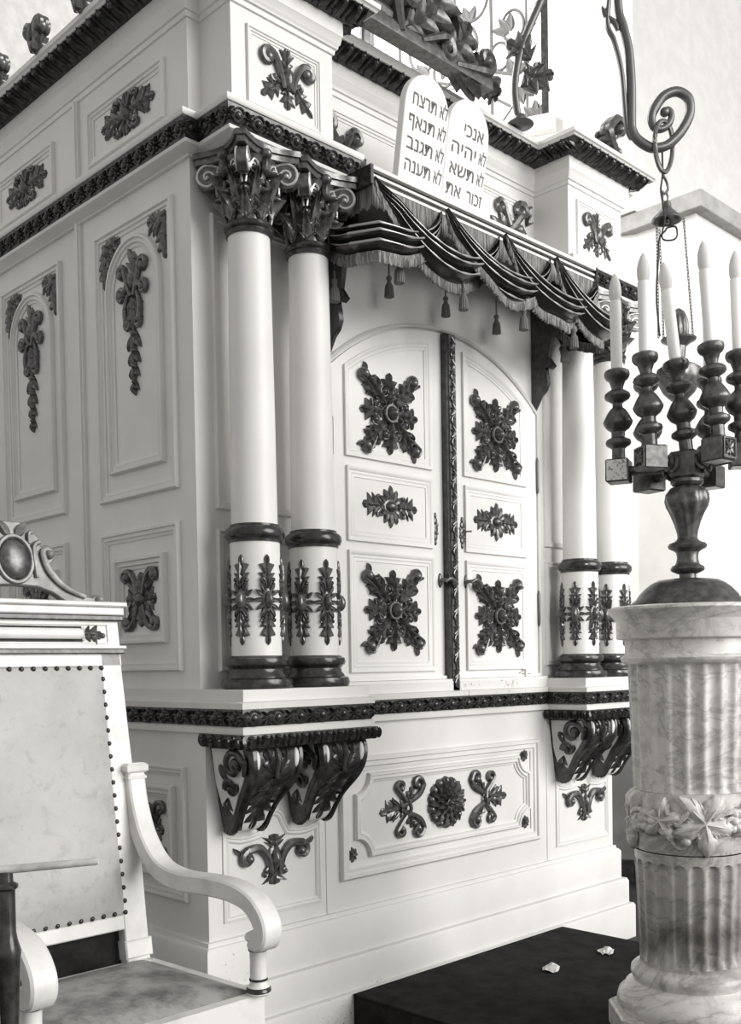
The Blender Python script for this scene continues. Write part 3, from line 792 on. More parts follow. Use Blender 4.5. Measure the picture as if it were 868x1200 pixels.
# carved closing strip between the doors
m = MB(); m.box((2.957, 2.562, 1.148), (2.994, UY, 2.49), .002)
STILE = A(m, 'closing_strip', CARVED)
m = MB(); m.box((2.944, 2.566, 1.148), (2.952, UY, 2.49)); m.build('dark_edge', DARKWOOD, STILE)
m = MB(); m.box((2.9515, 2.570, 1.15), (2.9575, 2.6, 2.485)); m.build('bright_fillet', WHITE, STILE)
m = MB(FRONT(2.9755, 2.562, 0))
z = 1.16; k = 0
while z < 2.46:
    s = 1 if k % 2 else -1
    m.tube(spline([(s * -.012, z, .003), (s * .012, z + .022, .005), (s * -.004, z + .045, .003)], 8), .0035, 5)
    m.leaflet(s * -.004, z + .004, PI / 2 - s * .5, .034, .018, .009, s * .8)
    m.leaflet(s * .010, z + .022, PI / 2 + s * 1.0, .026, .014, .008, s * .6)
    z += .041; k += 1
m.build('carved_vine', CARVED, STILE)

# ------------------------------------------------------------------ canopy and drapery
CN = MB(); CX0, CX1, CYF = 2.305, 3.56, 2.302
CN.box((CX0, CYF + .014, 2.755), (CX1, UY, 2.808))
CANOPY = A(CN, 'canopy', DARKWOOD)
m = MB(); P = [(CX0, UY), (CX0, CYF + .014), (CX1, CYF + .014), (CX1, UY)]
m.sweep(P[1:3], [(0, 2.799), (.012, 2.800), (.013, 2.811), (-.3, 2.812), (-.3, 2.806)]); m.build('top_fillet', WHITE, CANOPY); m = MB()
m.sweep(P[1:3], [(-.002, 2.779), (.007, 2.780), (.007, 2.788), (-.002, 2.789)]); m.build('middle_fillet', WHITE, CANOPY); m = MB()
m.sweep(P[1:3], [(-.002, 2.758), (.004, 2.759), (.004, 2.768), (-.002, 2.769)])
m.build('bottom_fillet', WHITE, CANOPY)
for x in (CX0 - .004, CX1 - .008):
    m = MB(); m.box((x, CYF, 2.752), (x + .012, UY - .02, 2.812)); m.build('side_board', DARKWOOD, CANOPY)
# gathered valance fringe under the lip
PER = [(2.322, 2.595), (2.322, 2.316), (3.545, 2.316), (3.545, 2.595)]
def per(s):
    """point and outward normal on the canopy perimeter; s=0 at the left front corner"""
    if s < 0: return V((PER[1][0], PER[1][1] - s)), V((-1, 0))
    L = PER[2][0] - PER[1][0]
    if s <= L:
        n = V((0, -1))
        e = .05
        if s < e: n = V((-(1 - s / e) * .7, -1)).normalized()
        if s > L - e: n = V(((1 - (L - s) / e) * .7, -1)).normalized()
        return V((PER[1][0] + s, PER[1][1])), n
    return V((PER[2][0], PER[2][1] + s - L)), V((1, 0))
LF = PER[2][0] - PER[1][0]
def ruffle(s0, s1, z0, z1, amp, pitch, jag=.004):
    m = MB(); n = int((s1 - s0) / pitch * 4); rows = []
    for i in range(n + 1):
        s = s0 + (s1 - s0) * i / n; p, q = per(s); w = amp * math.sin(i * PI / 2) * .5 + amp * .4 * math.sin(i * .37)
        zz = z0 + jag * math.sin(i * 1.9) + jag * math.sin(i * .53)
        row = [(p.x + q.x * (w * t + .004), p.y + q.y * (w * t + .004), z1 + (zz - z1) * t) for t in (0, .35, .7, 1)]
        row += [(x - q.x * .003, y - q.y * .003, z) for x, y, z in row[::-1]]
        rows.append(row)
    m.grid(rows, cv=True, cap=True); return m
ruffle(-.262, LF + .262, 2.690, 2.757, .006, .012).build('valance_fringe', FRINGE, CANOPY)
HG = [-.262] + [LF * k / 4 for k in range(5)] + [LF + .262]
def swag(sa, sb, zt, sag0, sag1, out, mid=None, seed=0, depth=.05):
    """cloth swag from hang point sa to sb; returns cloth and fringe builders"""
    rnd = random.Random(seed); NA, NB = 56, 56
    nf = 3.3; ph = rnd.random() * 6
    cloth = MB(); rows = []; edge = []
    sh = [rnd.uniform(-.06, .06) for _ in range(5)]
    for i in range(NA + 1):
        a = i / NA; s = sa + (sb - sa) * a; env = 4 * a * (1 - a); env = env ** .8; body = math.sin(PI * a) ** .6
        p, q = per(min(max(s, -.262), LF + .262)); row = []
        for j in range(NB + 1):
            b = j / NB
            bb = b + .03 * math.sin(2 * PI * (b * 2 + sh[0] * 6)) * body
            z = zt - (sag0 + (sag1 - sag0) * bb) * env - .020 * b * (1 - env)
            c = math.cos(2 * PI * (nf * b + .55 * math.sin(PI * a + sh[1] * 8) + sh[2] * 5 + .10 * math.sin(7 * a + ph)))
            fold = (abs(c) ** .8) * (1 if c > 0 else -.45) * .027 * (.35 + .65 * body)
            o = out * (1 - a) + .010 + depth * env * (.30 + .70 * math.sin(PI * (.15 + .75 * b))) + fold
            row.append((p.x + q.x * o, p.y + q.y * o, z + fold * .35))
        edge.append((row[-1], q)); rows.append(row)
    cloth.grid(rows)
    cloth.grid([[(x + .0, y + .004, z) for x, y, z in r] for r in rows])
    fr = MB(); fro = []
    N = len(edge); M_ = 200
    for k in range(M_ + 1):
        t = k / M_ * (N - 1); i = min(int(t), N - 2); u = t - i
        e = [edge[i][0][c] * (1 - u) + edge[i + 1][0][c] * u for c in range(3)]; q = edge[i][1]
        w = .0028 * math.sin(k * PI * .5) + .001 * math.sin(k * 1.3); L = .030 + .003 * math.sin(k * 2.1)
        top = (e[0] + q.x * .003, e[1] + q.y * .003, e[2] + .008); md = (e[0] + q.x * (.007 + w), e[1] + q.y * (.007 + w), e[2] - L * .4); bt = (e[0] + q.x * (.006 + w * 1.5), e[1] + q.y * (.006 + w * 1.5), e[2] - L)
        fro.append([top, md, bt] + [(x - q.x * .004, y - q.y * .004 + .001, z) for x, y, z in (bt, md, top)])
    fr.grid(fro, cv=True, cap=True)
    ridges = []
    for n_ in range(-2, 7):
        pts = []
        for i in range(3, NA - 2):
            a = i / NA; b = (n_ - .55 * math.sin(PI * a + sh[1] * 8) - sh[2] * 5 - .10 * math.sin(7 * a + ph)) / nf
            if .03 < b < .97:
                j = b * NB; j0 = min(int(j), NB - 1); w = j - j0; A_, B_ = rows[i][j0], rows[i][j0 + 1]; q = per(min(max(sa + (sb - sa) * a, -.262), LF + .262))[1]
                pts.append((A_[0] * (1 - w) + B_[0] * w + q.x * .0005, A_[1] * (1 - w) + B_[1] * w + q.y * .0005, A_[2] * (1 - w) + B_[2] * w))
            else:
                if len(pts) > 9: ridges.append(pts)
                pts = []
        if len(pts) > 9: ridges.append(pts)
    return cloth, fr, ridges
for k in range(5):
    sa, sb = HG[k], HG[k + 2]
    a, b, rg = swag(sa, sb, 2.760, .150, .242, .030, seed=k + 3, depth=.050)
    sw = a.build('swag', SATIN, CANOPY, ang=180); b.build('swag_fringe', FRINGE, sw)
    for P in rg:
        m = MB(); L_ = len(P) - 1; m.tube(P, [.0006 + .0036 * math.sin(PI * i / L_) ** .6 * (.7 + .3 * math.sin(i * .9 + k)) for i in range(L_ + 1)], 6, flat=.6, up=(0, -1, 0)); m.build('fold_highlight', FOLD, sw)  # tubes paint the satin's bright streaks along the fold ridges
def tassel():
    m = MB()
    m.lathe([(.003, .02), (.003, -.004), (.008, -.006), (.0105, -.013), (.008, -.020), (.006, -.023), (.0085, -.026), (.0075, -.031)], 14)
    m.lathe([(.008, -.029), (.0125, -.036), (.0145, -.05), (.016, -.070), (.0165, -.078), (.013, -.079), (.002, -.078)], 40, mod=lambda t, z: 1 + (.10 * math.sin(t * 13) if z < -.034 else 0))
    return m
for x, y, z in ((2.285, 2.46, 2.500), (2.404, 2.285, 2.540), (2.700, 2.270, 2.520), (3.022, 2.262, 2.520), (3.335, 2.262, 2.520), (3.50, 2.42, 2.535), (2.63, 2.55, 2.62), (2.93, 2.55, 2.62), (3.23, 2.55, 2.62)):
    if 'tassel' not in ME: ME['tassel'] = tassel().build('tassel', TASSEL, link=False)
    put(ME['tassel'], 'tassel', CANOPY, Matrix.Translation((x, y, z)))
    if y > 2.5:
        c = MB(); c.tube([(x, y, z + .015), (x, y, 2.757)], .003, 6); c.build('tassel_cord', TASSEL, CANOPY)
# back valance behind the swags and side cascades against the wall
def cascade(x, dirx):
    """pleated side curtain in the plane x, straight against the wall, stepped in front"""
    out = [(2.600, 2.75), (2.44, 2.75), (2.455, 2.64), (2.47, 2.60), (2.50, 2.575), (2.515, 2.50), (2.488, 2.462), (2.508, 2.452), (2.530, 2.462), (2.520, 2.40), (2.535, 2.37), (2.560, 2.35), (2.600, 2.285)]
    m = MB(frame((x, 0, 0), (0, 1, 0), (0, 0, 1)))
    m.prism([(y, z) for y, z in out], -.012, .012, .003)
    for k in range(5):
        y = 2.585 - .028 * k; m.tube([(y, 2.745, .012 * dirx), (y + .004, 2.5 + .05 * k, .013 * dirx), (y + .006, 2.36 + .07 * k, .011 * dirx)], .006, 6)
    return m
for x, d in ((2.372, 1), (3.535, 1)):
    m = cascade(x, d); m.build('side_curtain', DARKWOOD if x > 3 else SATIN, CANOPY)

# crest carving on top of the upper cornice
m = MB(FRONT(2.55, 2.47, 3.357) ); D = .05
def thick(m, z0): pass
m.sweep([(-.36, .0), (.50, .0)], [(0, 0), (0, .06), (-.03, .06), (-.05, .05), (-.05, .0)])
m.tube(spline([(-.34, .10, .03), (-.1, .075, .03), (.15, .05, .03), (.34, .012, .03)], 20), .022, 8)
for q in (0, .03):
    z = q
    m.scroll([(-.30, .03), (-.2, .12)], (-.12, .17), .07, PI, -1.1, .026, .05, 1.3, z)
    m.scroll([(.02, .02), (.0, .1)], (.06, .16), .06, PI, -1.1, .026, .05, 1.3, z)
    m.scroll([(.12, .03), (.22, .08)], (.25, .05), .04, PI / 2, -1.0, .02, .045, 1.3, z)
    m.scroll([(.30, .02), (.44, .05)], (.47, .10), .045, -PI / 2, 1.0, .022, .045, 1.3, z)
    m.acanthus([(.05, .05), (.2, .18), (.26, .34)], .17, .035, 6, .5, z=z)
    m.acanthus([(.20, .04), (.33, .10), (.40, .21)], .13, .03, 5, .5, z=z)
    m.acanthus([(.30, .02), (.42, .03), (.50, .10)], .10, .03, 4, .5, z=z)
    m.acanthus([(-.2, .05), (-.05, .2), (.05, .33)], .18, .035, 6, .5, z=z)
    m.acanthus([(-.34, .05), (-.26, .2), (-.16, .34)], .18, .035, 6, .5, z=z)
    m.acanthus([(.46, .02), (.53, .04), (.57, .015)], .07, .025, 3, .5, z=z)
A(m, 'crest_carving', BRONZE)
def volute_finial():
    m = MB()
    for z in (0, .03):
        m.scroll([(.05, .0), (.0, .05), (-.02, .10), (.03, .155)], (.07, .125), .05, PI * .7, -.7, .026, .05, 1.2, z)
        m.acanthus([(.06, .0), (-.01, .04), (-.06, .085)], .09, .03, 4, .5, z=z)
        m.acanthus([(.06, .0), (.02, .05), (.0, .12)], .07, .03, 3, .5, z=z)
        m.dome(.06, .01, .03, .03, .04, z)
    return m
on(ARK, 'vfin', volute_finial, 'corner_volute', FRONT(3.79, 2.42, 3.375) @ Matrix.Scale(.85, 4), BRONZE)
put(ME['vfin'], 'corner_volute', ARK, FRONT(2.07, 2.42, 3.375) @ MIR @ Matrix.Scale(.85, 4))
def leaf_finial():
    m = MB()
    for z in (0, .02):
        for s in (1, -1):
            m.scroll([(s * .01, -.02), (s * .02, .03)], (s * .04, .055), .025, PI if s > 0 else 0, -s * .8, .016, .03, 1.4, z)
        m.acanthus([(0, -.03), (0, .03), (0, .09)], .07, .025, 3, .6, z=z)
    m.dome(0, 0, .03, .02, .05)
    return m
for y in (3.62, 3.32, 3.02, 2.72):
    on(ARK, 'lfin', leaf_finial, 'leaf_finial', SIDE(1.745, y, 3.375), CARVED)

# ================================================================== TABLETS OF THE LAW
TAB = thing('commandment_tablets', 'joined pair of white round-topped tablets with dark Hebrew lettering, leaning on the canopy edge', 'tablets', (2.675, 2.335, 2.812))
LEAN = math.radians(9.5)
TF = frame((2.463, 2.345, 2.812), (1, 0, 0), (0, -math.sin(LEAN), math.cos(LEAN)))
def text_mesh(s, w, h, x, y, M):
    """lettering s fitted into a box of width w and height h, right edge at x, foot at y"""
    c = bpy.data.curves.new('lettering', 'FONT'); c.body = s; o = bpy.data.objects.new('lettering', c); COL.objects.link(o)
    dg = bpy.context.evaluated_depsgraph_get(); dg.update()
    me = o.evaluated_get(dg).to_mesh(); vs = [v.co.copy() for v in me.vertices]; fs = [tuple(p.vertices) for p in me.polygons]
    bpy.data.objects.remove(o, do_unlink=True); bpy.data.curves.remove(c)
    if not vs: return MB(M)
    x0 = min(v.x for v in vs); x1 = max(v.x for v in vs); ys = sorted(v.y for v in vs)
    k = h / .60; sx = w / (x1 - x0); m = MB(M); m.add([(x + (v.x - x1) * sx, y + v.y * k, .0012) for v in vs], fs)
    n = len(vs); return m
W_ = .2105
ROWS = [['\u05d7\u05e6\u05e8\u05ea', 'P\u05d0\u05e0\u05ea', '\u05d1\u05e0\u05d2\u05ea', '\u05d4\u05e0\u05e2\u05ea'],
        ['\u05d9\u05db\u05e0\u05d0', '\u05d4\u05d9\u05d4\u05d9', '\u05d0\u05e9\u05ea', '\u05ea\u05d0']]
LO = '\u05d0\u05dc'
for t in (0, 1):
    x0 = t * (W_ + .001); x1 = x0 + W_
    r = W_ / 2; out = [(x0, 0)] + [(x1, 0)] + [(x1, .258)] + arc((x0 + x1) / 2, .258, r, 0, PI, 24)[1:-1] + [(x0, .258)]
    m = MB(TF); m.prism(out, -.026, 0, .002)
    tb = m.build('tablet', STONE, TAB, ang=30)
    L = MB()
    for k in range(4):
        y = .258 - .068 * k
        if t == 0:
            for s, xr, w in ((LO, x1 - .008, .038), (ROWS[0][k], x1 - .064, .122 if k else .112)):
                if s[0] == 'P':
                    join(L, text_mesh(s[1:], w * .74, .037, xr, y, TF))
                    q = MB(TF @ Matrix.Translation((xr - w, y, .0012)))
                    for a, b, c_, d in ((0, .031, .024, .037), (.019, -.010, .024, .037), (0, .018, .0045, .037), (0, .016, .012, .020)): q.add([(a, b, 0), (c_, b, 0), (c_, d, 0), (a, d, 0)], [(0, 1, 2, 3)])
                    join(L, q)
                else: join(L, text_mesh(s, w, .037, xr, y, TF))
        elif k == 0:
            join(L, text_mesh(ROWS[1][0], .100, .037, x1 - .030, y - .012, TF))
        else:
            a, b = (LO, ROWS[1][k]) if k < 3 else ('\u05e8\u05d5\u05db\u05d6', ROWS[1][3])
            if k < 3: ws = ((a, x1 - .006, .036), (b, x1 - .060, .125))
            else: ws = ((a, x1 - .006, .080), (b, x1 - .118, .075))
            for s, xr, w in ws: join(L, text_mesh(s, w, .037, xr, y - .012, TF))
    if L.v: L.build('lettering', INK, tb, smooth=False)

# ================================================================== MARBLE PEDESTAL AND CANDELABRUM
PX, PY = 2.787, 1.506; PC = (PX, PY)
RV = V((.712, -.702, 0)); FV = V((.702, .712, 0))
PED = thing('marble_pedestal', 'veined white marble fluted column with a leaf-carved band, carrying the candelabrum', 'pedestal', (PX, PY, .155))
def L(prof, n=64, mod=None, cap=True):
    m = MB(); m.lathe(prof, n, PC, mod, cap); return m
m = MB(); oc = [(PX + .243 * math.cos(PI * k / 4 + PI / 8 - .02), PY + .243 * math.sin(PI * k / 4 + PI / 8 - .02)) for k in range(8)]
m.prism(oc, .155, .225, .006); m.build('plinth', MARBLE, PED, ang=30)
L([(.17, .222), (.205, .225), (.213, .238), (.214, .25), (.208, .272), (.192, .286), (.188, .296), (.180, .301), (.1695, .306), (.166, .312), (.170, .322), (.173, .331), (.171, .345), (.163, .353), (.152, .358), (.146, .364), (.146, .375)]).build('base_moulding', MARBLE, PED)
def flute(n, d, lo, hi, arch):
    def f(t, z):
        u = (t * n / (2 * PI)) % 1.0; c = abs(u - .5) * 2            # 0 in the middle of the flute
        w = .70; e = 1.0
        if arch:
            top = hi - .018; dz = z - top
            if dz > 0: w = .70 * math.sqrt(max(0, 1 - (dz / .018) ** 2)) if dz < .018 else 0
            if z < lo: w = 0
        elif z < lo or z > hi: w = 0
        if c >= w or w <= 0: return 1.0
        return 1 - d * math.sqrt(1 - (c / w) ** 2)
    return f
N = 21
L([(.1455, .37), (.1465, .40)] + [(.1465 + .0115 * (z - .40) / .28, z) for z in [.40 + .02 * k for k in range(1, 13)]] + [(.1578, z) for z in (.650, .655, .660, .664, .667, .670, .672, .674)] + [(.1585, .70)], N * 12, flute(N, .075, .385, .674, True), False).build('lower_shaft', MARBLE, PED, ang=60)
L([(.150, .70), (.1565, .703), (.1570, .71), (.1605, .80), (.1635, .868), (.164, .874), (.15, .877)], 64).build('carved_belt', MARBLE, PED)
L([(.1585, .876), (.1610, .89)] + [(.161 + .0118 * k / 12, .89 + .345 * k / 12) for k in range(1, 13)] + [(.174, 1.243)], N * 12, flute(N, .07, .882, 1.238, False), False).build('upper_shaft', MARBLE, PED, ang=60)
L([(.165, 1.24), (.186, 1.244), (.193, 1.252), (.195, 1.260), (.191, 1.266), (.182, 1.269), (.181, 1.274), (.1815, 1.31), (.186, 1.3135), (.204, 1.3155), (.206, 1.320), (.206, 1.366), (.209, 1.370), (.214, 1.377), (.224, 1.390), (.230, 1.398), (.229, 1.405), (.218, 1.409), (.15, 1.4105)]).build('capital', MARBLE, PED)
# leaves, vine and grapes on the belt
def belt(fr, ang0):
    """bends local x round the belt about world angle ang0"""
    def f(p):
        R = .161; a = ang0 + p[0] / R
        return (PX + (R + p[2]) * math.sin(a) * 0 + (R + p[2]) * math.cos(a), PY + (R + p[2]) * math.sin(a), .789 + p[1])
    return f
def vine_leaf(m, cx, cy, R, rot, h):
    rows = []; n = 150
    for k in range(n):
        t = 2 * PI * k / n
        fr = (t * 5 / (2 * PI)) % 1.0; tri = 1 - abs(fr - .5) * 2; fr = (t * 5 / (2 * PI) + .5) % 1.0; tri = 1 - abs(fr - .5) * 2
        lob = .50 + .48 * tri ** .95 + .09 * (((t * 25 / (2 * PI)) % 1.0) - .5)
        rows.append([(cx + R * lob * q * math.cos(t + rot), cy + R * lob * q * math.sin(t + rot), zz) for q, zz in ((1, 0), (.97, h * .55), (.75, h * (1.0 + .15 * math.cos(5 * t))), (.45, h * (.75 + .35 * math.cos(5 * t))), (.15, h * .75), (.02, h * .8))])
    m.grid(rows, cu=True)
    for j in range(5):
        t = rot + 2 * PI * j / 5; m.tube([(cx, cy, h * .85), (cx + R * .4 * math.cos(t), cy + R * .4 * math.sin(t), h * 1.15), (cx + R * .8 * math.cos(t), cy + R * .8 * math.sin(t), h * .8)], [.003, .0024, .001], 5)
va = math.atan2(-FV.y, -FV.x)      # angle facing the photographer
for k in range(4):
    a0 = va - .05 + k * PI / 2
    m = MB(fn=belt(None, a0)); vine_leaf(m, 0, .006, .100, -PI / 2 + .1, .020); m.build('vine_leaf', MARBLE, PED, ang=60)
    m = MB(fn=belt(None, a0 - .72)); vine_leaf(m, 0, .012, .070, -PI / 2 + .5, .024); m.build('vine_leaf', MARBLE, PED, ang=60)
    m = MB(fn=belt(None, a0 - .98))
    for q in range(9): m.ball((-.012 + .018 * (q % 3) - .004 * (q // 3), .03 - .020 * (q // 3), .012 + .004 * (q % 2)), .013, 10, 7)
    m.build('grape_cluster', MARBLE, PED)
    m = MB(fn=belt(None, a0))
    m.tube(spline([(.02, .02, .012), (.05, .035, .016), (.085, .035, .016), (.10, .015, .016), (.08, .0, .014), (.055, .008, .014), (.07, .02, .016), (.12, .018, .010)], 30), .007, 7)
    m.tube(spline([(-.09, -.035, .01), (-.075, -.06, .014), (-.055, -.062, .012), (-.05, -.045, .014)], 14), .005, 6); m.ball((-.05, -.045, .014), (.014, .013, .010), 10, 6)
    m.tube([(-.075, .0, .014), (-.05, .03, .018), (-.03, .055, .012)], [.007, .008, .004], 7)
    m.build('vine_tendril', MARBLE, PED)

MEN = thing('candelabrum', 'bronze seven-armed candelabrum with white electric candles standing on the marble pedestal', 'candelabrum', (PX, PY, 1.4105))
dome_mod = lambda t, z: 1 + (.010 * math.sin(3 * t) if z > 1.43 else 0)
L([(.160, 1.4105), (.162, 1.416), (.158, 1.423), (.148, 1.430), (.140, 1.442), (.124, 1.460), (.106, 1.475), (.086, 1.485), (.05, 1.489), (.026, 1.491)], 64, dome_mod).build('base', BRONZE, MEN)
L([(.024, 1.487), (.024, 1.503), (.034, 1.506), (.046, 1.512), (.049, 1.518), (.045, 1.526), (.036, 1.530), (.033, 1.536), (.030, 1.55), (.0325, 1.566), (.040, 1.572), (.053, 1.578), (.056, 1.585), (.052, 1.592), (.040, 1.596), (.030, 1.604), (.026, 1.62)], 44).build('foot_rings', BRONZE, MEN)
L([(.026, 1.60), (.030, 1.625), (.037, 1.650), (.047, 1.678), (.058, 1.70), (.062, 1.718), (.059, 1.738), (.048, 1.752), (.034, 1.758), (.030, 1.762)], 96, lambda t, z: 1 + .05 * math.sin(9 * t + 26 * (z - 1.6)) * min(1, max(0, (z - 1.61) / .06))).build('gadrooned_bulb', BRONZE, MEN)
L([(.028, 1.758), (.040, 1.760), (.047, 1.768), (.046, 1.777), (.036, 1.782), (.03, 1.785)], 40).build('collar', BRONZE, MEN)
def blk(c, s, yaw, h=None):
    h = h or s; m = MB(Matrix.Translation(c) @ Matrix.Rotation(yaw, 4, 'Z')); m.box((-s, -s, -h), (s, s, h), .004); return m
ZB = 1.808
hub = blk((PX, PY, ZB + .012), .037, .12, .038).build('hub', BRONZE, MEN, ang=20)
CUP = [(1040, 31), (985, 30), (978, 40), (968, 55), (957, 59), (945, 55), (937, 40), (932, 31), (908, 31), (902, 38), (892, 52), (872, 65), (860, 68), (848, 62), (838, 57), (822, 48), (806, 37), (798, 28), (792, 23), (775, 23), (768, 34), (756, 54), (744, 60), (730, 56), (718, 40), (714, 26), (700, 28), (672, 38), (664, 50), (652, 57), (640, 59), (628, 56), (620, 44), (622, 26)]
KC = .000642
def add_cup():
    m = MB(); m.lathe([(r * KC, (1040 - y) * KC) for y, r in CUP], 32); return m
def add_candle():
    m = MB(); m.lathe([(.0168, .262), (.0170, .30), (.0172, .468), (.0165, .472), (.006, .473)], 20, mod=lambda t, z: 1 + .012 * math.sin(3 * t + z * 40)); return m
def add_bulb():
    m = MB(); m.lathe([(.012, .470), (.0165, .480), (.0188, .494), (.0180, .512), (.0140, .530), (.0085, .544), (.0035, .552), (.0005, .556)], 20); return m
ME['cup'] = add_cup().build('candle_holder', BRONZE, link=False); ME['candle'] = add_candle().build('candle', WAX, link=False); ME['bulb'] = add_bulb().build('bulb', BULB, link=False)
def stand(parent, c, zt, lean=(0, 0)):
    T = Matrix.Translation((c.x, c.y, zt)) @ Matrix.Rotation(lean[0], 4, FV); lean = (0, lean[1] - lean[0])
    put(ME['cup'], 'candle_holder', parent, T)
    T2 = T @ Matrix.Translation((0, 0, .262)) @ Matrix.Rotation(lean[0], 4, RV) @ Matrix.Rotation(lean[1], 4, FV) @ Matrix.Translation((0, 0, -.262))
    cd = put(ME['candle'], 'candle', MEN, T2); put(ME['bulb'], 'bulb', cd, T2)
stand(MEN, V((PX, PY)), ZB + .048, (-.115, -.115))
for lat, dep, zb, nm, lean in ((-.179, .08, 1.819, 'A', (-.012, -.012)), (.150, -.03, 1.838, 'E', (-.03, -.03)), (-.113, -.03, 1.836, 'B', (-.055, -.01)), (.106, .12, 1.804, 'G', (0, 0)), (.064, -.085, 1.846, 'D', (-.078, -.07)), (-.078, .12, 1.797, 'F', (-.028, -.015))):
    v = RV * lat + FV * dep; c = V((PX, PY, zb)) + v
    m = MB(); m.tube([(PX, PY, ZB + .005), tuple(c)], .015, 14, cap=True)
    d = (c - V((PX, PY, ZB + .005))).normalized()
    for t in (.045, .062): 
        p = V((PX, PY, ZB + .005)) + d * t; m.tube([tuple(p - d * .006), tuple(p), tuple(p + d * .006)], [.020, .026, .020], 16)
    arm = m.build('branch', BRONZE, MEN)
    yaw = math.atan2(d.y, d.x); s = .034
    m = blk(c, s, yaw); b = m.build('end_block', BRONZE, arm, ang=20)
    d = V((v.x, v.y, 0)).normalized(); F = frame(c + d * (s + .0005), (-d.y, d.x, 0), (0, 0, 1))
    if nm in 'A':
        F = Matrix.Translation(c) @ Matrix.Rotation(yaw, 4, 'Z')
        F = frame(c + V((d.y, -d.x, 0)) * -(s + .0005) if V((d.y, -d.x, 0)).dot(FV) > 0 else c + V((d.y, -d.x, 0)) * (s + .0005), (1, 0, 0), (0, 0, 1))
        n = V((-d.y, d.x, 0)) if V((-d.y, d.x, 0)).dot(FV) < 0 else V((d.y, -d.x, 0))
        F = frame(c + n * s, V((0, 0, 1)).cross(n), (0, 0, 1))
        q = MB(F); q.box((-.030, -.030, -.001), (.030, .030, .0025), .001); q.build('silvered_face', SILVERED, b)
    else:
        q = MB(F); q.sweep(rect(-.029, -.029, .029, .029), [(0, 0), (0, .004), (.004, .004), (.006, 0)], closed=True)
        for k in range(4): q.leaflet(0, 0, PI / 4 + k * PI / 2, .030, .016, .005); q.leaflet(0, 0, k * PI / 2, .022, .010, .004)
        q.dome(0, 0, .006, .006, .006); q.build('carved_face', BRONZE, b)
    stand(arm, c, zb + s - .002, lean)

# ================================================================== HANGING LAMP AND ITS BRACKET
LU, LD = 780.5, .003055
LO_ = V((3.358, 1.884, 0))
def lp(u, v, dep=0.0):
    """point of the lamp's upright plane; u, v in its own drawing units"""
    p = LO_ + RV * ((u - LU) * LD) + FV * dep; z = 1.25 + (769.5 - v) * LD; return (p.x, p.y, z)
BRK = thing('lamp_bracket', 'wrought iron bracket rising from the ark roof and curling into an open spiral hook', 'bracket', (3.33, 2.50, 3.357))
q = lambda x, y: (640 + x / 3.807, y / 3.807)
hook = [q(330, 60), q(352, 150), q(374, 250), q(384, 400), q(383, 560), q(388, 600), q(410, 635), q(460, 668), q(505, 672), q(550, 655), q(600, 605), q(634, 545), q(642, 500), q(630, 455), q(582, 430), q(525, 450), q(484, 505), q(472, 545), q(482, 580), q(508, 592), q(540, 578), q(558, 545), q(556, 518), q(540, 506), q(530, 518)]
top = [(3.330, 2.500, 3.362), (3.300, 2.500, 3.50), (3.325, 2.48, 3.66), (3.385, 2.43, 3.84), (3.43, 2.35, 4.05), (3.40, 2.2, 4.16), (3.30, 2.06, 4.02), (3.235, 1.99, 3.74)]
P = spline(top + [lp(u, v) for u, v in hook], 150)
n = len(P); rad = [.015 + .002 * min(1, i / 60) if i < n * .75 else .016 - .007 * (i - n * .75) / (n * .25) for i in range(n)]
m = MB(); m.tube(P, rad, 10, up=FV); m.ball(P[-1], .017, 10, 8); m.build('hook_rod', IRON, BRK)
m = MB(); m.tube(spline([(3.22, 2.0, 3.72), lp(714, 30), lp(722, 55), lp(730, 90), lp(735, 150), lp(741, 166)], 24), [.010] * 25, 8, up=FV)
m.tube(spline([lp(708, 15), lp(713, 26), lp(722, 33), lp(726, 42)], 10), [.003, .006, .009, .010, .010, .010, .010, .010, .010, .009, .008], 7, up=FV); m.build('split_stem', IRON, BRK)
m = MB(); m.lathe([(.05, 3.360), (.055, 3.364), (.05, 3.37), (.03, 3.378), (.022, 3.40)], 24, (3.330, 2.50)); m.build('foot', IRON, BRK)
for k, (x, y, z, a) in enumerate(((3.325, 2.49, 3.50, .6), (3.35, 2.46, 3.60, 2.2), (3.33, 2.48, 3.56, -.4))):
    m = MB(frame((x, y, z), RV, (0, 0, 1)))
    for h in (0, .008): m.acanthus([(0, 0), (.05 * math.cos(a), .05 * math.sin(a)), (.12 * math.cos(a + .3), .12 * math.sin(a + .3))], .09, .012, 4, .6, z=h)
    m.build('iron_leaf', IRON, BRK)
LAMP = thing('hanging_lamp', 'bronze eternal-light lamp with a fluted flame finial, hung on chains from the iron hook', 'lamp', lp(LU, 460))
def chain(m, a, b, link, r):
    a, b = V(a), V(b); n = max(2, int((b - a).length / (link * 1.5))); d = (b - a).normalized(); s = d.cross(V((.2, .9, .1))).normalized(); t = d.cross(s)
    for i in range(n):
        c = a + (b - a) * ((i + .5) / n); w = s if i % 2 else t
        pts = [c + d * (link * .95 * math.cos(k * PI / 5)) + w * (link * .45 * math.sin(k * PI / 5)) for k in range(11)]
        m.tube(pts, r, 5, cap=False)
m = MB(); oc = [lp(776 + 11.6 * math.cos(t) * (1 - .12 * math.sin(t)) + 1.2, 176 + 29 * math.sin(t), -.006 + .014 * math.cos(t)) for t in [2 * PI * k / 40 for k in range(41)]]
m.tube(oc, .0085, 8, cap=False); m.build('large_link', IRON, LAMP)
m = MB(); m.tube(spline([lp(776, 201), lp(777, 208), lp(781, 216), lp(782, 224), lp(778, 229), lp(775, 226)], 20), .005, 7)
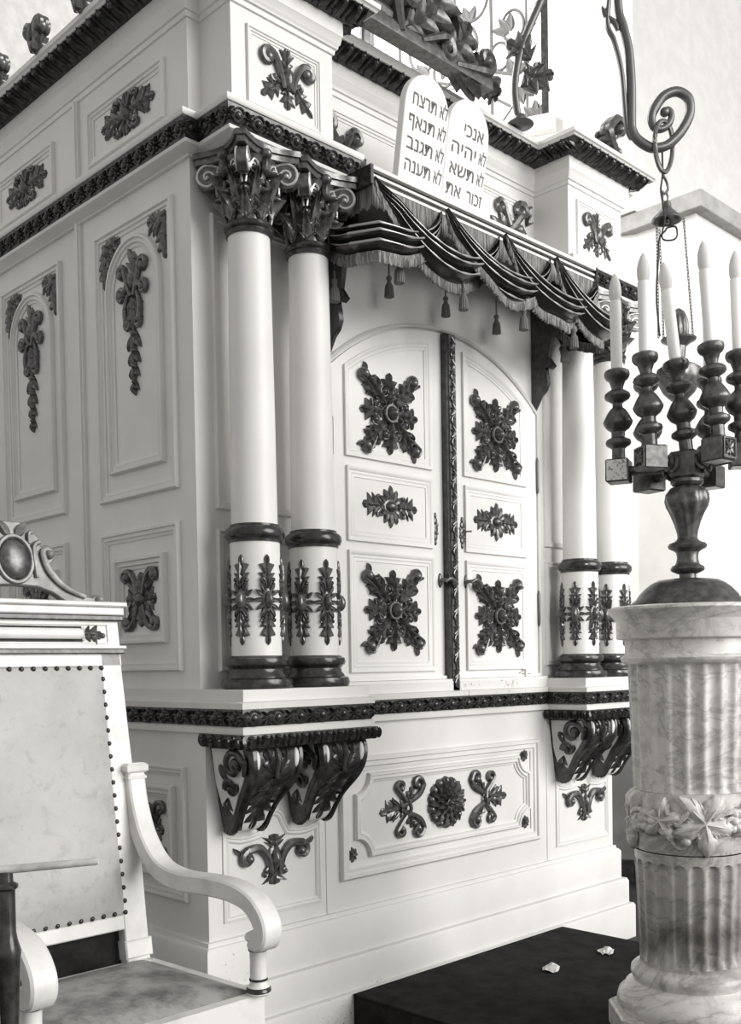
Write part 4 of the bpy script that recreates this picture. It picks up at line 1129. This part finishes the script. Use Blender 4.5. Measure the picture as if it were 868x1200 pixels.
m.tube([lp(779 + 3 * math.cos(t), 234 + 5.5 * math.sin(t)) for t in [2 * PI * k / 18 for k in range(19)]], .0035, 6, cap=False); m.build('hook_link', IRON, LAMP)
bc = lp(780.5, 250); m = MB()
m.lathe([(.008, bc[2] + .036), (.014, bc[2] + .035), (.016, bc[2] + .028), (.0165, bc[2] + .016), (.019, bc[2] + .010), (.027, bc[2] + .002), (.036, bc[2] - .008), (.046, bc[2] - .018), (.052, bc[2] - .026), (.0525, bc[2] - .030), (.047, bc[2] - .029), (.034, bc[2] - .016), (.02, bc[2] - .006)], 40, (bc[0], bc[1])); m.build('bell_cap', BRONZE, LAMP)
m = MB(); m.ball((bc[0], bc[1], bc[2] - .03), .012, 10, 8); m.build('cap_knob', BRONZE, LAMP)
for (u0, v0, d0), (u1, v1, d1_) in (((767, 264, -.02), (767, 397, -.03)), ((776, 264, .045), (781, 396, .055)), ((799, 259, -.01), (808, 397, -.02))):
    m = MB(); chain(m, lp(u0, v0, d0), lp(u1, v1, d1_), .0075, .0018); m.build('chain', IRON, LAMP)
lc = lp(793, 400); LC = (lc[0], lc[1]); Z = lambda v: 1.25 + (769.5 - v) * LD
m = MB(); m.lathe([(.006, Z(420)), (.022, Z(418)), (.024, Z(414)), (.026, Z(405)), (.042, Z(401)), (.060, Z(398)), (.062, Z(396)), (.056, Z(395)), (.03, Z(396))], 36, LC); m.build('drip_dish', BRONZE, LAMP)
m = MB(); m.lathe([(.026, Z(397)), (.033, Z(392)), (.036, Z(384)), (.032, Z(374)), (.02, Z(365)), (.006, Z(361))], 60, LC, lambda t, z: 1 + .07 * math.cos(10 * t + 20 * (z - Z(397)))); m.build('flame_finial', BRONZE, LAMP)
m = MB(); m.lathe([(.012, Z(470)), (.03, Z(466)), (.055, Z(458)), (.074, Z(446)), (.080, Z(438)), (.076, Z(431)), (.058, Z(427)), (.034, Z(425)), (.024, Z(421)), (.02, Z(416))], 44, LC); m.lathe([(.004, Z(492)), (.010, Z(488)), (.014, Z(482)), (.010, Z(476)), (.018, Z(471)), (.02, Z(466))], 24, LC); m.build('bowl', BRONZE, LAMP)
m = MB(); m.tube(spline([lp(777, 180, .012), lp(777, 205, .01), lp(773, 225, -.01), lp(771, 245, -.05), lp(773, 265, -.055), lp(772, 283, -.03), lp(783, 285, -.02), lp(790, 281, -.02), lp(789, 270, -.02), lp(781, 269, -.01), lp(776, 275, -.02), lp(769, 284, -.03), lp(767, 310, -.035), lp(764, 350, -.04), lp(768, 396, -.035)], 80), .0034, 6); m.build('electric_cord', BLACKCORD, LAMP)

# ================================================================== ARMCHAIR
CH = thing('armchair', 'white painted armchair with nailed leather back, scrolled arms and a carved crest', 'armchair', (1.287, 2.28, 0))
CXC = 1.287; HW = .287
TILT = lambda z: 2.500 + (z - .45) * .145                 # front plane of the raked back
def BF(x, z, out=0):                                     # point on the back: out is towards the sitter
    c, s = math.cos(math.atan(.145)), math.sin(math.atan(.145)); return (x, TILT(z) - out * c, z - out * s)
th = math.atan(.145)
BM = frame((CXC, TILT(.45), .45), (1, 0, 0), (0, math.sin(th), math.cos(th)))     # local: x, y up the back, z forward
hb = lambda z: (z - .45) / math.cos(th)
for s in (-1, 1):
    m = MB(); P = []
    x0, x1 = CXC + s * (HW - .068), CXC + s * HW
    f = MB(BM); f.prism([(s * (HW - .075), hb(.44)), (s * (HW - .002), hb(.44)), (s * (HW + .004), hb(.9)), (s * (HW - .002), hb(1.30)), (s * (HW - .066), hb(1.30))], -.045, 0, .003)
    f.box((min(s * (HW - .079), s * (HW + .006)), hb(.45), -.05), (max(s * (HW - .079), s * (HW + .006)), hb(.50), .006), .004)
    f.build('back_post', CHAIRWHITE, CH, ang=30)
f = MB(BM); f.box((-HW, hb(1.262), -.045), (HW, hb(1.43), 0), .002)
f.box((-HW - .022, hb(1.428), -.06), (HW + .022, hb(1.441), .026), .003); f.box((-HW - .015, hb(1.405), -.055), (HW + .015, hb(1.428), .016), .003)
f.sweep(rect(-HW + .035, hb(1.325), HW - .035, hb(1.382)), [(0, 0), (0, .004), (.004, .004), (.006, 0)], closed=True)
f.box((-HW - .012, hb(1.309), -.05), (HW + .012, hb(1.318), .016), .002)
f.build('top_rail', CHAIRWHITE, CH, ang=30)
f = MB(BM); f.box((-HW - .012, hb(1.389), 0), (HW + .012, hb(1.405), .013), .003); f.box((-HW - .006, hb(1.296), 0), (HW + .006, hb(1.309), .012), .002); f.build('dark_fillets', DARKWOOD, CH)
f = MB(BM); f.tube([(-.165, hb(1.352), .004), (.165, hb(1.352), .004)], .017, 16, flat=.8, up=(0, 0, 1)); bt = f.build('baton', CHAIRWHITE, CH)
for z in (1.368, 1.336):
    f = MB(BM); f.tube([(-.168, hb(z), .005), (.168, hb(z), .005)], .0055, 8); f.build('baton_line', DARKWOOD, bt)
for s in (-1, 1):
    f = MB(BM @ Matrix.Translation((s * .168, hb(1.352), 0)) @ (Matrix() if s > 0 else MIR)); f.acanthus([(0, 0), (.03, 0), (.065, -.004)], .04, .010, 3, .5); f.dome(.066, -.004, .008, .008, .008); f.box((-.006, -.02, 0), (.003, .02, .014)); f.build('carved_tip', CARVED, bt)
f = MB(BM); f.box((-HW + .05, hb(.532), -.04), (HW - .05, hb(.572), -.002), .003); f.build('lower_rail', CHAIRWHITE, CH, ang=30)
f = MB(BM); f.box((-HW + .07, hb(.43), -.045), (HW - .07, hb(.535), -.035)); f.build('gap_shade_board', CARPET, CH)  # added board, its near-black colour stands in for shade below the back
# upholstered back
f = MB(BM); rows = []; n = 26
x0, x1, y0, y1 = -HW + .060, HW - .060, hb(.573), hb(1.262)
for i in range(n + 1):
    row = []
    for j in range(n + 1):
        a, b = i / n, j / n; e = min(a, 1 - a, b, 1 - b); puff = .026 * (1 - math.exp(-e * 9)) + .006 * math.exp(-((b - .12) / .12) ** 2) * math.sin(a * PI)
        row.append((x0 + (x1 - x0) * a, y0 + (y1 - y0) * b, -.004 + puff))
    rows.append(row)
f.grid(rows); f.grid([[(x, y, -.03) for x, y, z in r] for r in rows]); f.box((x0, y0, -.03), (x1, y1, -.003))
UPH = f.build('back_upholstery', LEATHER, CH, ang=180)
f = MB(); f.dome(0, 0, .0075, .0075, .006, 0, 10, 4); ME['nail'] = f.build('upholstery_nail', DARKWOOD, link=False)
NX = 14; NY = 19
for k in range(NX):
    x = x0 + .006 + (x1 - x0 - .012) * k / (NX - 1)
    for y in (y1 - .005, y0 + .005): put(ME['nail'], 'upholstery_nail', UPH, BM @ Matrix.Translation((x, y, -.002)))
for k in range(1, NY):
    y = y0 + (y1 - y0) * k / NY
    for x in (x0 + .005, x1 - .005): put(ME['nail'], 'upholstery_nail', UPH, BM @ Matrix.Translation((x, y, -.002)))
# crest board
f = MB(BM @ Matrix.Translation((0, hb(1.441), -.03)))
half = [(.262, .0), (.262, .012), (.255, .026), (.238, .030), (.226, .020), (.19, .024), (.15, .045), (.118, .085), (.104, .11), (.118, .125), (.116, .15), (.098, .165), (.08, .16), (.075, .185), (.06, .20), (.045, .195), (.04, .215), (.02, .225)]
out = half + [(0, .222)] + [(-x, y) for x, y in half[::-1]] + [(-.15, .0), (-.105, .03), (-.06, .045), (0, .048), (.06, .045), (.105, .03), (.15, .0)]
f.prism(out, -.012, .012, .003)
CR = f.build('crest', CRESTWOOD, CH, ang=30)
f = MB(BM @ Matrix.Translation((0, hb(1.441), -.018)))
f2 = MB(f.M); f2.dome(0, .118, .044, .058, .02); f2.build('crest_boss', BRONZE, CR); f.tube([(.05 * math.cos(t), .118 + .064 * math.sin(t), .004) for t in [2 * PI * k / 30 for k in range(31)]], .006, 6, cap=False)
for s in (1, -1):
    f.scroll([(s * .20, .02), (s * .14, .045), (s * .10, .085), (s * .085, .12)], (s * .100, .14), .018, PI if s > 0 else 0, -s * .6, .012, .014, 1.2)
    f.tube(spline([(s * .06, .07, .004), (s * .055, .15, .007), (s * .075, .17, .006)], 10), .007, 6)
    f.tube(spline([(s * .045, .165, .004), (s * .045, .19, .007), (s * .055, .195, .006)], 10), .006, 6)
    f.dome(s * .246, .014, .014, .014, .014)
    f.leaflet(s * .01, .185, PI / 2 - s * .7, .05, .03, .012)
f.build('crest_carving', CRESTWOOD, CR)
# seat
f = MB(); P = [(CXC - HW - .005, 2.52), (CXC + HW + .005, 2.52), (CXC + HW + .03, 2.03), (CXC - HW - .03, 2.03)]
f.prism(P, .34, .437, .004); f.build('seat_frame', CHAIRWHITE, CH, ang=30)
f = MB(); rows = []
for i in range(19):
    b = i / 18; w = HW - .012 + .025 * b; row = []
    for j in range(19):
        a = j / 18; e = min(a, 1 - a, b, 1 - b); row.append((CXC - w + 2 * w * a, 2.505 - .455 * b, .436 + .032 * (1 - math.exp(-e * 8))))
    rows.append(row)
f.grid(rows); f.grid([[(x, y, .434) for x, y, z in r] for r in rows]); f.build('seat_cushion', SEATLEATHER, CH, ang=180)
for s in (-1, 1):
    xa = CXC + s * HW; xb = CXC + s * (HW + .012)
    path = [(xa, 2.575, .985), (xa, 2.57, .93), (xa, 2.555, .86), (xa, 2.515, .775), (xa, 2.44, .706), (xa, 2.34, .683), (xb, 2.22, .684), (xb, 2.11, .682), (xb, 2.035, .662), (xb, 1.992, .618), (xb, 2.00, .582), (xb, 2.03, .570)]
    P = spline(path, 60); f = MB(); rows = []
    for i, p in enumerate(P):
        d = V(P[min(i + 1, 60)]) - V(P[max(i - 1, 0)]); d.x = 0; d.normalize(); nn = V((0, d.z, -d.y)) * -1
        t = .021 + .004 * math.sin(PI * i / 60); w = .027 + .004 * (i / 60)
        if i > 50: t += .006 * math.sin(PI * (i - 50) / 10)
        rows.append([V(p) + V((w, 0, 0)) * a + nn * t * b for a, b in ((-1, -.8), (-.8, -1), (.8, -1), (1, -.8), (1, .8), (.8, 1), (-.8, 1), (-1, .8))])
    f.grid(rows, cv=True, cap=True); f.build('arm', CHAIRWHITE, CH, ang=35)
    f = MB(); f.box((xa - .034, 2.545, .958), (xa + .034, 2.60, .985), .006); f.box((xa - .030, 2.548, .93), (xa + .030, 2.595, .96), .012); f.build('arm_collar', CHAIRWHITE, CH, ang=35)
    f = MB(); f.lathe([(.026, .436), (.030, .440), (.030, .452), (.026, .458), (.022, .462), (.0215, .47), (.0205, .52), (.0215, .55), (.024, .553), (.027, .557), (.027, .563), (.024, .567), (.028, .571), (.033, .579), (.030, .588), (.024, .592)], 28, (xb, 2.03)); ap = f.build('arm_post', CHAIRWHITE, CH)
    for z, r in ((.549, .0245), (.474, .0235)):
        f = MB(); f.lathe([(r - .003, z - .004), (r, z - .002), (r, z + .002), (r - .003, z + .004)], 28, (xb, 2.03)); f.build('dark_ring', DARKWOOD, ap)
    f = MB(); f.lathe([(.029, .441), (.032, .446), (.0305, .453), (.027, .456)], 28, (xb, 2.03)); f.build('dark_foot', DARKWOOD, ap)
    f = MB(); f.lathe([(.016, 0), (.02, .01), (.022, .03), (.017, .05), (.02, .12), (.027, .22), (.022, .28), (.03, .30), (.03, .345)], 24, (xb - s * .01, 2.06)); f.build('leg', CHAIRWHITE, CH)
    f = MB(); f.prism([(2.48, .44), (2.53, .44), (2.565, 0), (2.53, 0)], -.02, .02, .003); f2 = MB(frame((xa - s * .03, 0, 0), (0, 1, 0), (0, 0, 1))); f2.prism([(2.48, .44), (2.53, .44), (2.565, 0), (2.53, 0)], -.02, .02, .003); f2.build('leg', CHAIRWHITE, CH, ang=30)

# ================================================================== SMALL THINGS
STD = thing('reading_stand', 'slender dark turned stand with a pale wooden rail crossing the leather chair back', 'stand', (.76, 1.78, 0))
def sp(u, v, D=1.9):
    lat = (u - 436.66) / 1211 * D; p = FV * D + RV * lat; return (p.x, p.y, 1.25 + (797 - v - (u * .0137)) / 1211 * D)
a, b = sp(-70, 1036), sp(111, 1020)
m = MB(); m.tube([a, tuple(V(a) * .6 + V(b) * .4), tuple(V(a) * .02 + V(b) * .98), b], [.0085, .0082, .0068, .0055], 12); m.build('rail', PALEWOOD, STD)
c = sp(2, 1040); m = MB()
m.lathe([(.11, 0), (.11, .02), (.03, .04), (.022, .08), (.016, .16), (.017, .30), (.016, .50), (.0165, .60), (.022, c[2] - .150), (.024, c[2] - .135), (.018, c[2] - .115), (.0155, c[2] - .10), (.0155, c[2] - .022), (.021, c[2] - .017), (.021, c[2] - .011), (.013, c[2] - .006), (.012, c[2] + .012)], 24, (c[0], c[1])); m.build('post', DARKWOOD, STD)
STD.location = (c[0], c[1], 0)
for ch in STD.children: ch.matrix_basis = Matrix.Translation((-c[0], -c[1], 0))
for i, (x, y, lab) in enumerate(((3.005, 2.165, 'crumpled scrap of white paper on the dark carpet, left one of the two scraps'), (3.325, 2.145, 'folded scrap of white paper on the dark carpet, right one, closer to the marble pedestal'))):
    m = MB(Matrix.Translation((x, y, .1555)) @ Matrix.Rotation(-.78, 4, 'Z')); rnd = random.Random(i); rows = []
    for r in range(6):
        row = []
        for k in range(6):
            e = abs(r - 2.5) / 2.5; row.append(((k - 2.5) * .0135 * (1 - .5 * e), (r - 2.5) * .016 * (1 - .2 * abs(k - 2.5) / 2.5), rnd.uniform(0, .010) + (.016 * (1 - abs(k - 3) / 3) if 1 < r < 5 else 0)))
        rows.append(row)
    m.grid(rows); m.grid([[(x_, y_, z_ + .0012) for x_, y_, z_ in r] for r in rows]); o = m.build('paper_scrap', PAPER, None, (x, y, .1555), smooth=False)
    tag(o, lab, 'paper')
STEP = thing('carpeted_step', 'low step covered in dark carpet along the front of the ark, under the pedestal', 'step', (2.95, 1.6, 0))
m = MB(); m.box((2.352, .6, 0), (3.545, YF - .0735, .149), .004); m.build('riser_block', CARPET, STEP)
m = MB(); m.box((2.349, .597, .146), (3.548, YF - .0735, .1552), .003); m.build('carpet', CARPET, STEP)

# ================================================================== ROOM
def S_(m, name, material, **k): return struct(m.build(name, material, **k))
m = MB(); m.box((-2, -1, -.1), (6.6, 8, 0)); S_(m, 'floor', FLOOR)
W0, W1 = V((5.15, 3.08)), V((4.05, 5.463)); wd = (W1 - W0).normalized(); wn = V((wd.y, -wd.x)) ; wn = -wn if wn.dot(V((-1, -1))) < 0 else wn
def wp(s, out=0): p = W0 + wd * s + wn * out; return (p.x, p.y)
WF = frame((W0.x, W0.y, 0), -V((wd.x, wd.y, 0)), (0, 0, 1))      # local x runs towards the right end (negative = back), z out of the wall
if V((WF[0][2], WF[1][2])).dot(V((-1, -1))) < 0: WF = WF @ Matrix.Diagonal((1, 1, -1, 1))
ws0, ws1, wz0, wz1 = -1.62, -.475, 4.365, 6.2                    # window opening along the canted wall
m = MB(WF)
for a, b in (((-2.62, 1.15), (0, wz0)), ((-2.62, wz0), (ws0, 7)), ((ws1, wz0), (0, 7)), ((ws0, wz1), (ws1, 7))): m.box((a[0], a[1], -.25), (b[0], b[1], 0))
S_(m, 'wall_right', WALL)
m = MB(WF); m.box((-2.62, 0, -.25), (0, 1.15, .004)); d = S_(m, 'trim_1', LOWWALL)  # lower stretch of the wall in a darker grey
m = MB(WF); m.box((-2.62, 0, 0), (0, .13, .02), .003); S_(m, 'baseboard_right', DARKWOOD)
m = MB(); m.box((-2, 5.0, 0), (4.35, 5.2, 7)); S_(m, 'wall_back', mat('grey_back_plaster', g(.72), .85, 0, .2, two(16, g(.5), g(.6), detail=8)))
m = MB(); m.box((5.15, 2.72, 0), (7.2, 5, 3.64)); 
f = MB(FRONT(0, 2.72, 0)); f.sweep(rect(5.36, .9, 6.3, 2.36), MOULD(.05, .02), closed=True); join(m, f)
S_(m, 'wall_side', WALL)
m = MB(); m.box((5.085, 2.655, 3.625), (7.2, 5, 3.715), .003); S_(m, 'trim_2', mat('grey_coping', g(.34), .8, 0, .2, two(16, g(.3), g(.38))))
m = MB(); m.box((5.07, 3.04, 3.72), (7.2, 5.2, 7)); S_(m, 'wall_front', WALLGREY)
# window: frame, sill, bright pane, lead tracery
m = MB(WF)
for a, b in (((ws0, wz0), (ws0 + .05, wz1)), ((ws1 - .05, wz0), (ws1, wz1)), ((ws0, wz0), (ws1, wz0 + .04)), ((ws0, wz1 - .05), (ws1, wz1))): m.box((a[0], a[1], -.16), (b[0], b[1], -.04), .003)
WIN = S_(m, 'window_1', DARKWOOD)
m = MB(WF); m.box((ws0 + .02, wz0 + .02, -.125), (ws1 - .02, wz1 - .02, -.115)); m.build('pane', PANE, WIN)
m = MB(WF); m.box((ws0 - .05, wz0 - .10, -.02), (ws1 + .04, wz0 - .01, .06), .004); m.build('sill', WALL, WIN)
m = MB(WF @ Matrix.Translation((0, 0, -.10)))
T = lambda pts, r=.008: m.tube([(x, y, 0) for x, y in pts], r, 6)
for x in (ws0 + .22, -.83, -.62): T([(x, wz0 + .03), (x, wz1 - .04)], .010 if x < -.7 else .007)
for k in range(9): T([(-.60, wz0 + .08 + .12 * k), (-.54, wz0 + .14 + .12 * k)], .003)
for x, y, r in ((-1.12, 4.80, .09), (-1.0, 4.93, .12), (-.78, 4.82, .08), (-.92, 4.72, .07), (-1.25, 4.95, .12), (-.70, 4.98, .09), (-.95, 5.2, .14), (-1.3, 5.3, .14)):
    T([(x + r * .72 * math.cos(t), y + r * math.sin(t)) for t in [2 * PI * k / 24 for k in range(25)]], .009)
T([(ws0 + .05, 4.95), (-1.2, 4.76), (-.95, 4.68), (-.72, 4.52)], .009); T([(-1.35, 5.02), (-1.0, 4.80), (-.70, 4.70)], .011); T([(-.62, 4.62), (-.80, 4.40)], .007); T([(-1.25, 4.70), (-.85, 4.68)], .004)
for x, y, a in ((-1.05, 4.97, .2), (-.70, 4.70, 1.2), (-.72, 4.95, 2.2), (-1.22, 4.80, 3.0), (-.66, 4.62, -.7), (-1.1, 4.86, -1.2), (-.97, 5.05, 1.8), (-.57, 4.42, 1.6)):
    for q in (-.7, 0, .7): m.leaflet(x, y, a + q, .11, .06, .012)
m.build('lead_tracery', LEAD, WIN)

# ================================================================== LIGHT AND CAMERA
w = bpy.data.worlds.new('World'); S.world = w; w.use_nodes = True
bg = w.node_tree.nodes['Background']; bg.inputs['Color'].default_value = (1, .985, .965, 1); bg.inputs['Strength'].default_value = .45
sun = bpy.data.lights.new('daylight', 'SUN'); sun.energy = 2.9; sun.angle = math.radians(42); sun.color = (1, .985, .965)
so = bpy.data.objects.new('daylight', sun); COL.objects.link(so)
dirn = V((-.34, .88, -.30)).normalized(); so.rotation_euler = dirn.to_track_quat('-Z', 'Y').to_euler(); so.location = (5, -3, 6)
# added fill light above the ark, no window there, brightens the right-hand wall
ar = bpy.data.lights.new('recess_fill', 'AREA'); ar.shape = 'RECTANGLE'; ar.size = 1.6; ar.size_y = 2.0; ar.energy = 130; ar.color = (1, .985, .965)
ao = bpy.data.objects.new('recess_fill', ar); COL.objects.link(ao); ao.location = (3.0, 4.35, 4.9)
ao.rotation_euler = V((.9, -.35, -.12)).to_track_quat('-Z', 'Y').to_euler()

# made-up fill light with narrow spread, lifts the wall right of the ark
hr = bpy.data.lights.new('hall_fill', 'AREA'); hr.shape = 'RECTANGLE'; hr.size = 1.4; hr.size_y = 2.2; hr.energy = 32; hr.spread = math.radians(48); hr.color = (1, .985, .965)
ho = bpy.data.objects.new('hall_fill', hr); COL.objects.link(ho); ho.location = (2.2, -2.4, 3.2)
ho.rotation_euler = (V((5.6, 2.9, 2.0)) - V((2.2, -2.4, 3.2))).to_track_quat('-Z', 'Y').to_euler()

cam = bpy.data.cameras.new('camera'); co = bpy.data.objects.new('camera', cam); COL.objects.link(co)
yaw, pitch, roll = .778711577, -.0274220967, .0164801504
f_ = V((math.sin(yaw) * math.cos(pitch), math.cos(yaw) * math.cos(pitch), math.sin(pitch))); r_ = V((math.cos(yaw), -math.sin(yaw), 0)); d_ = f_.cross(r_)
c, s = math.cos(roll), math.sin(roll); r2 = r_ * c + d_ * s; d2 = d_ * c - r_ * s
co.matrix_world = Matrix((r2, -d2, -f_)).transposed().to_4x4(); co.location = (0, 0, 1.25)
cam.sensor_fit = 'HORIZONTAL'; cam.sensor_width = 36; cam.lens = 1211.01665 / 868 * 36
cam.shift_x = (434 - 436.655855) / 868; cam.shift_y = (813.597 - 600) / 868; cam.clip_start = .05
S.camera = co
S.view_settings.view_transform = 'Standard'; S.view_settings.look = 'None'; S.view_settings.gamma = 1; S.view_settings.exposure = .08; S.view_settings.use_curve_mapping = False
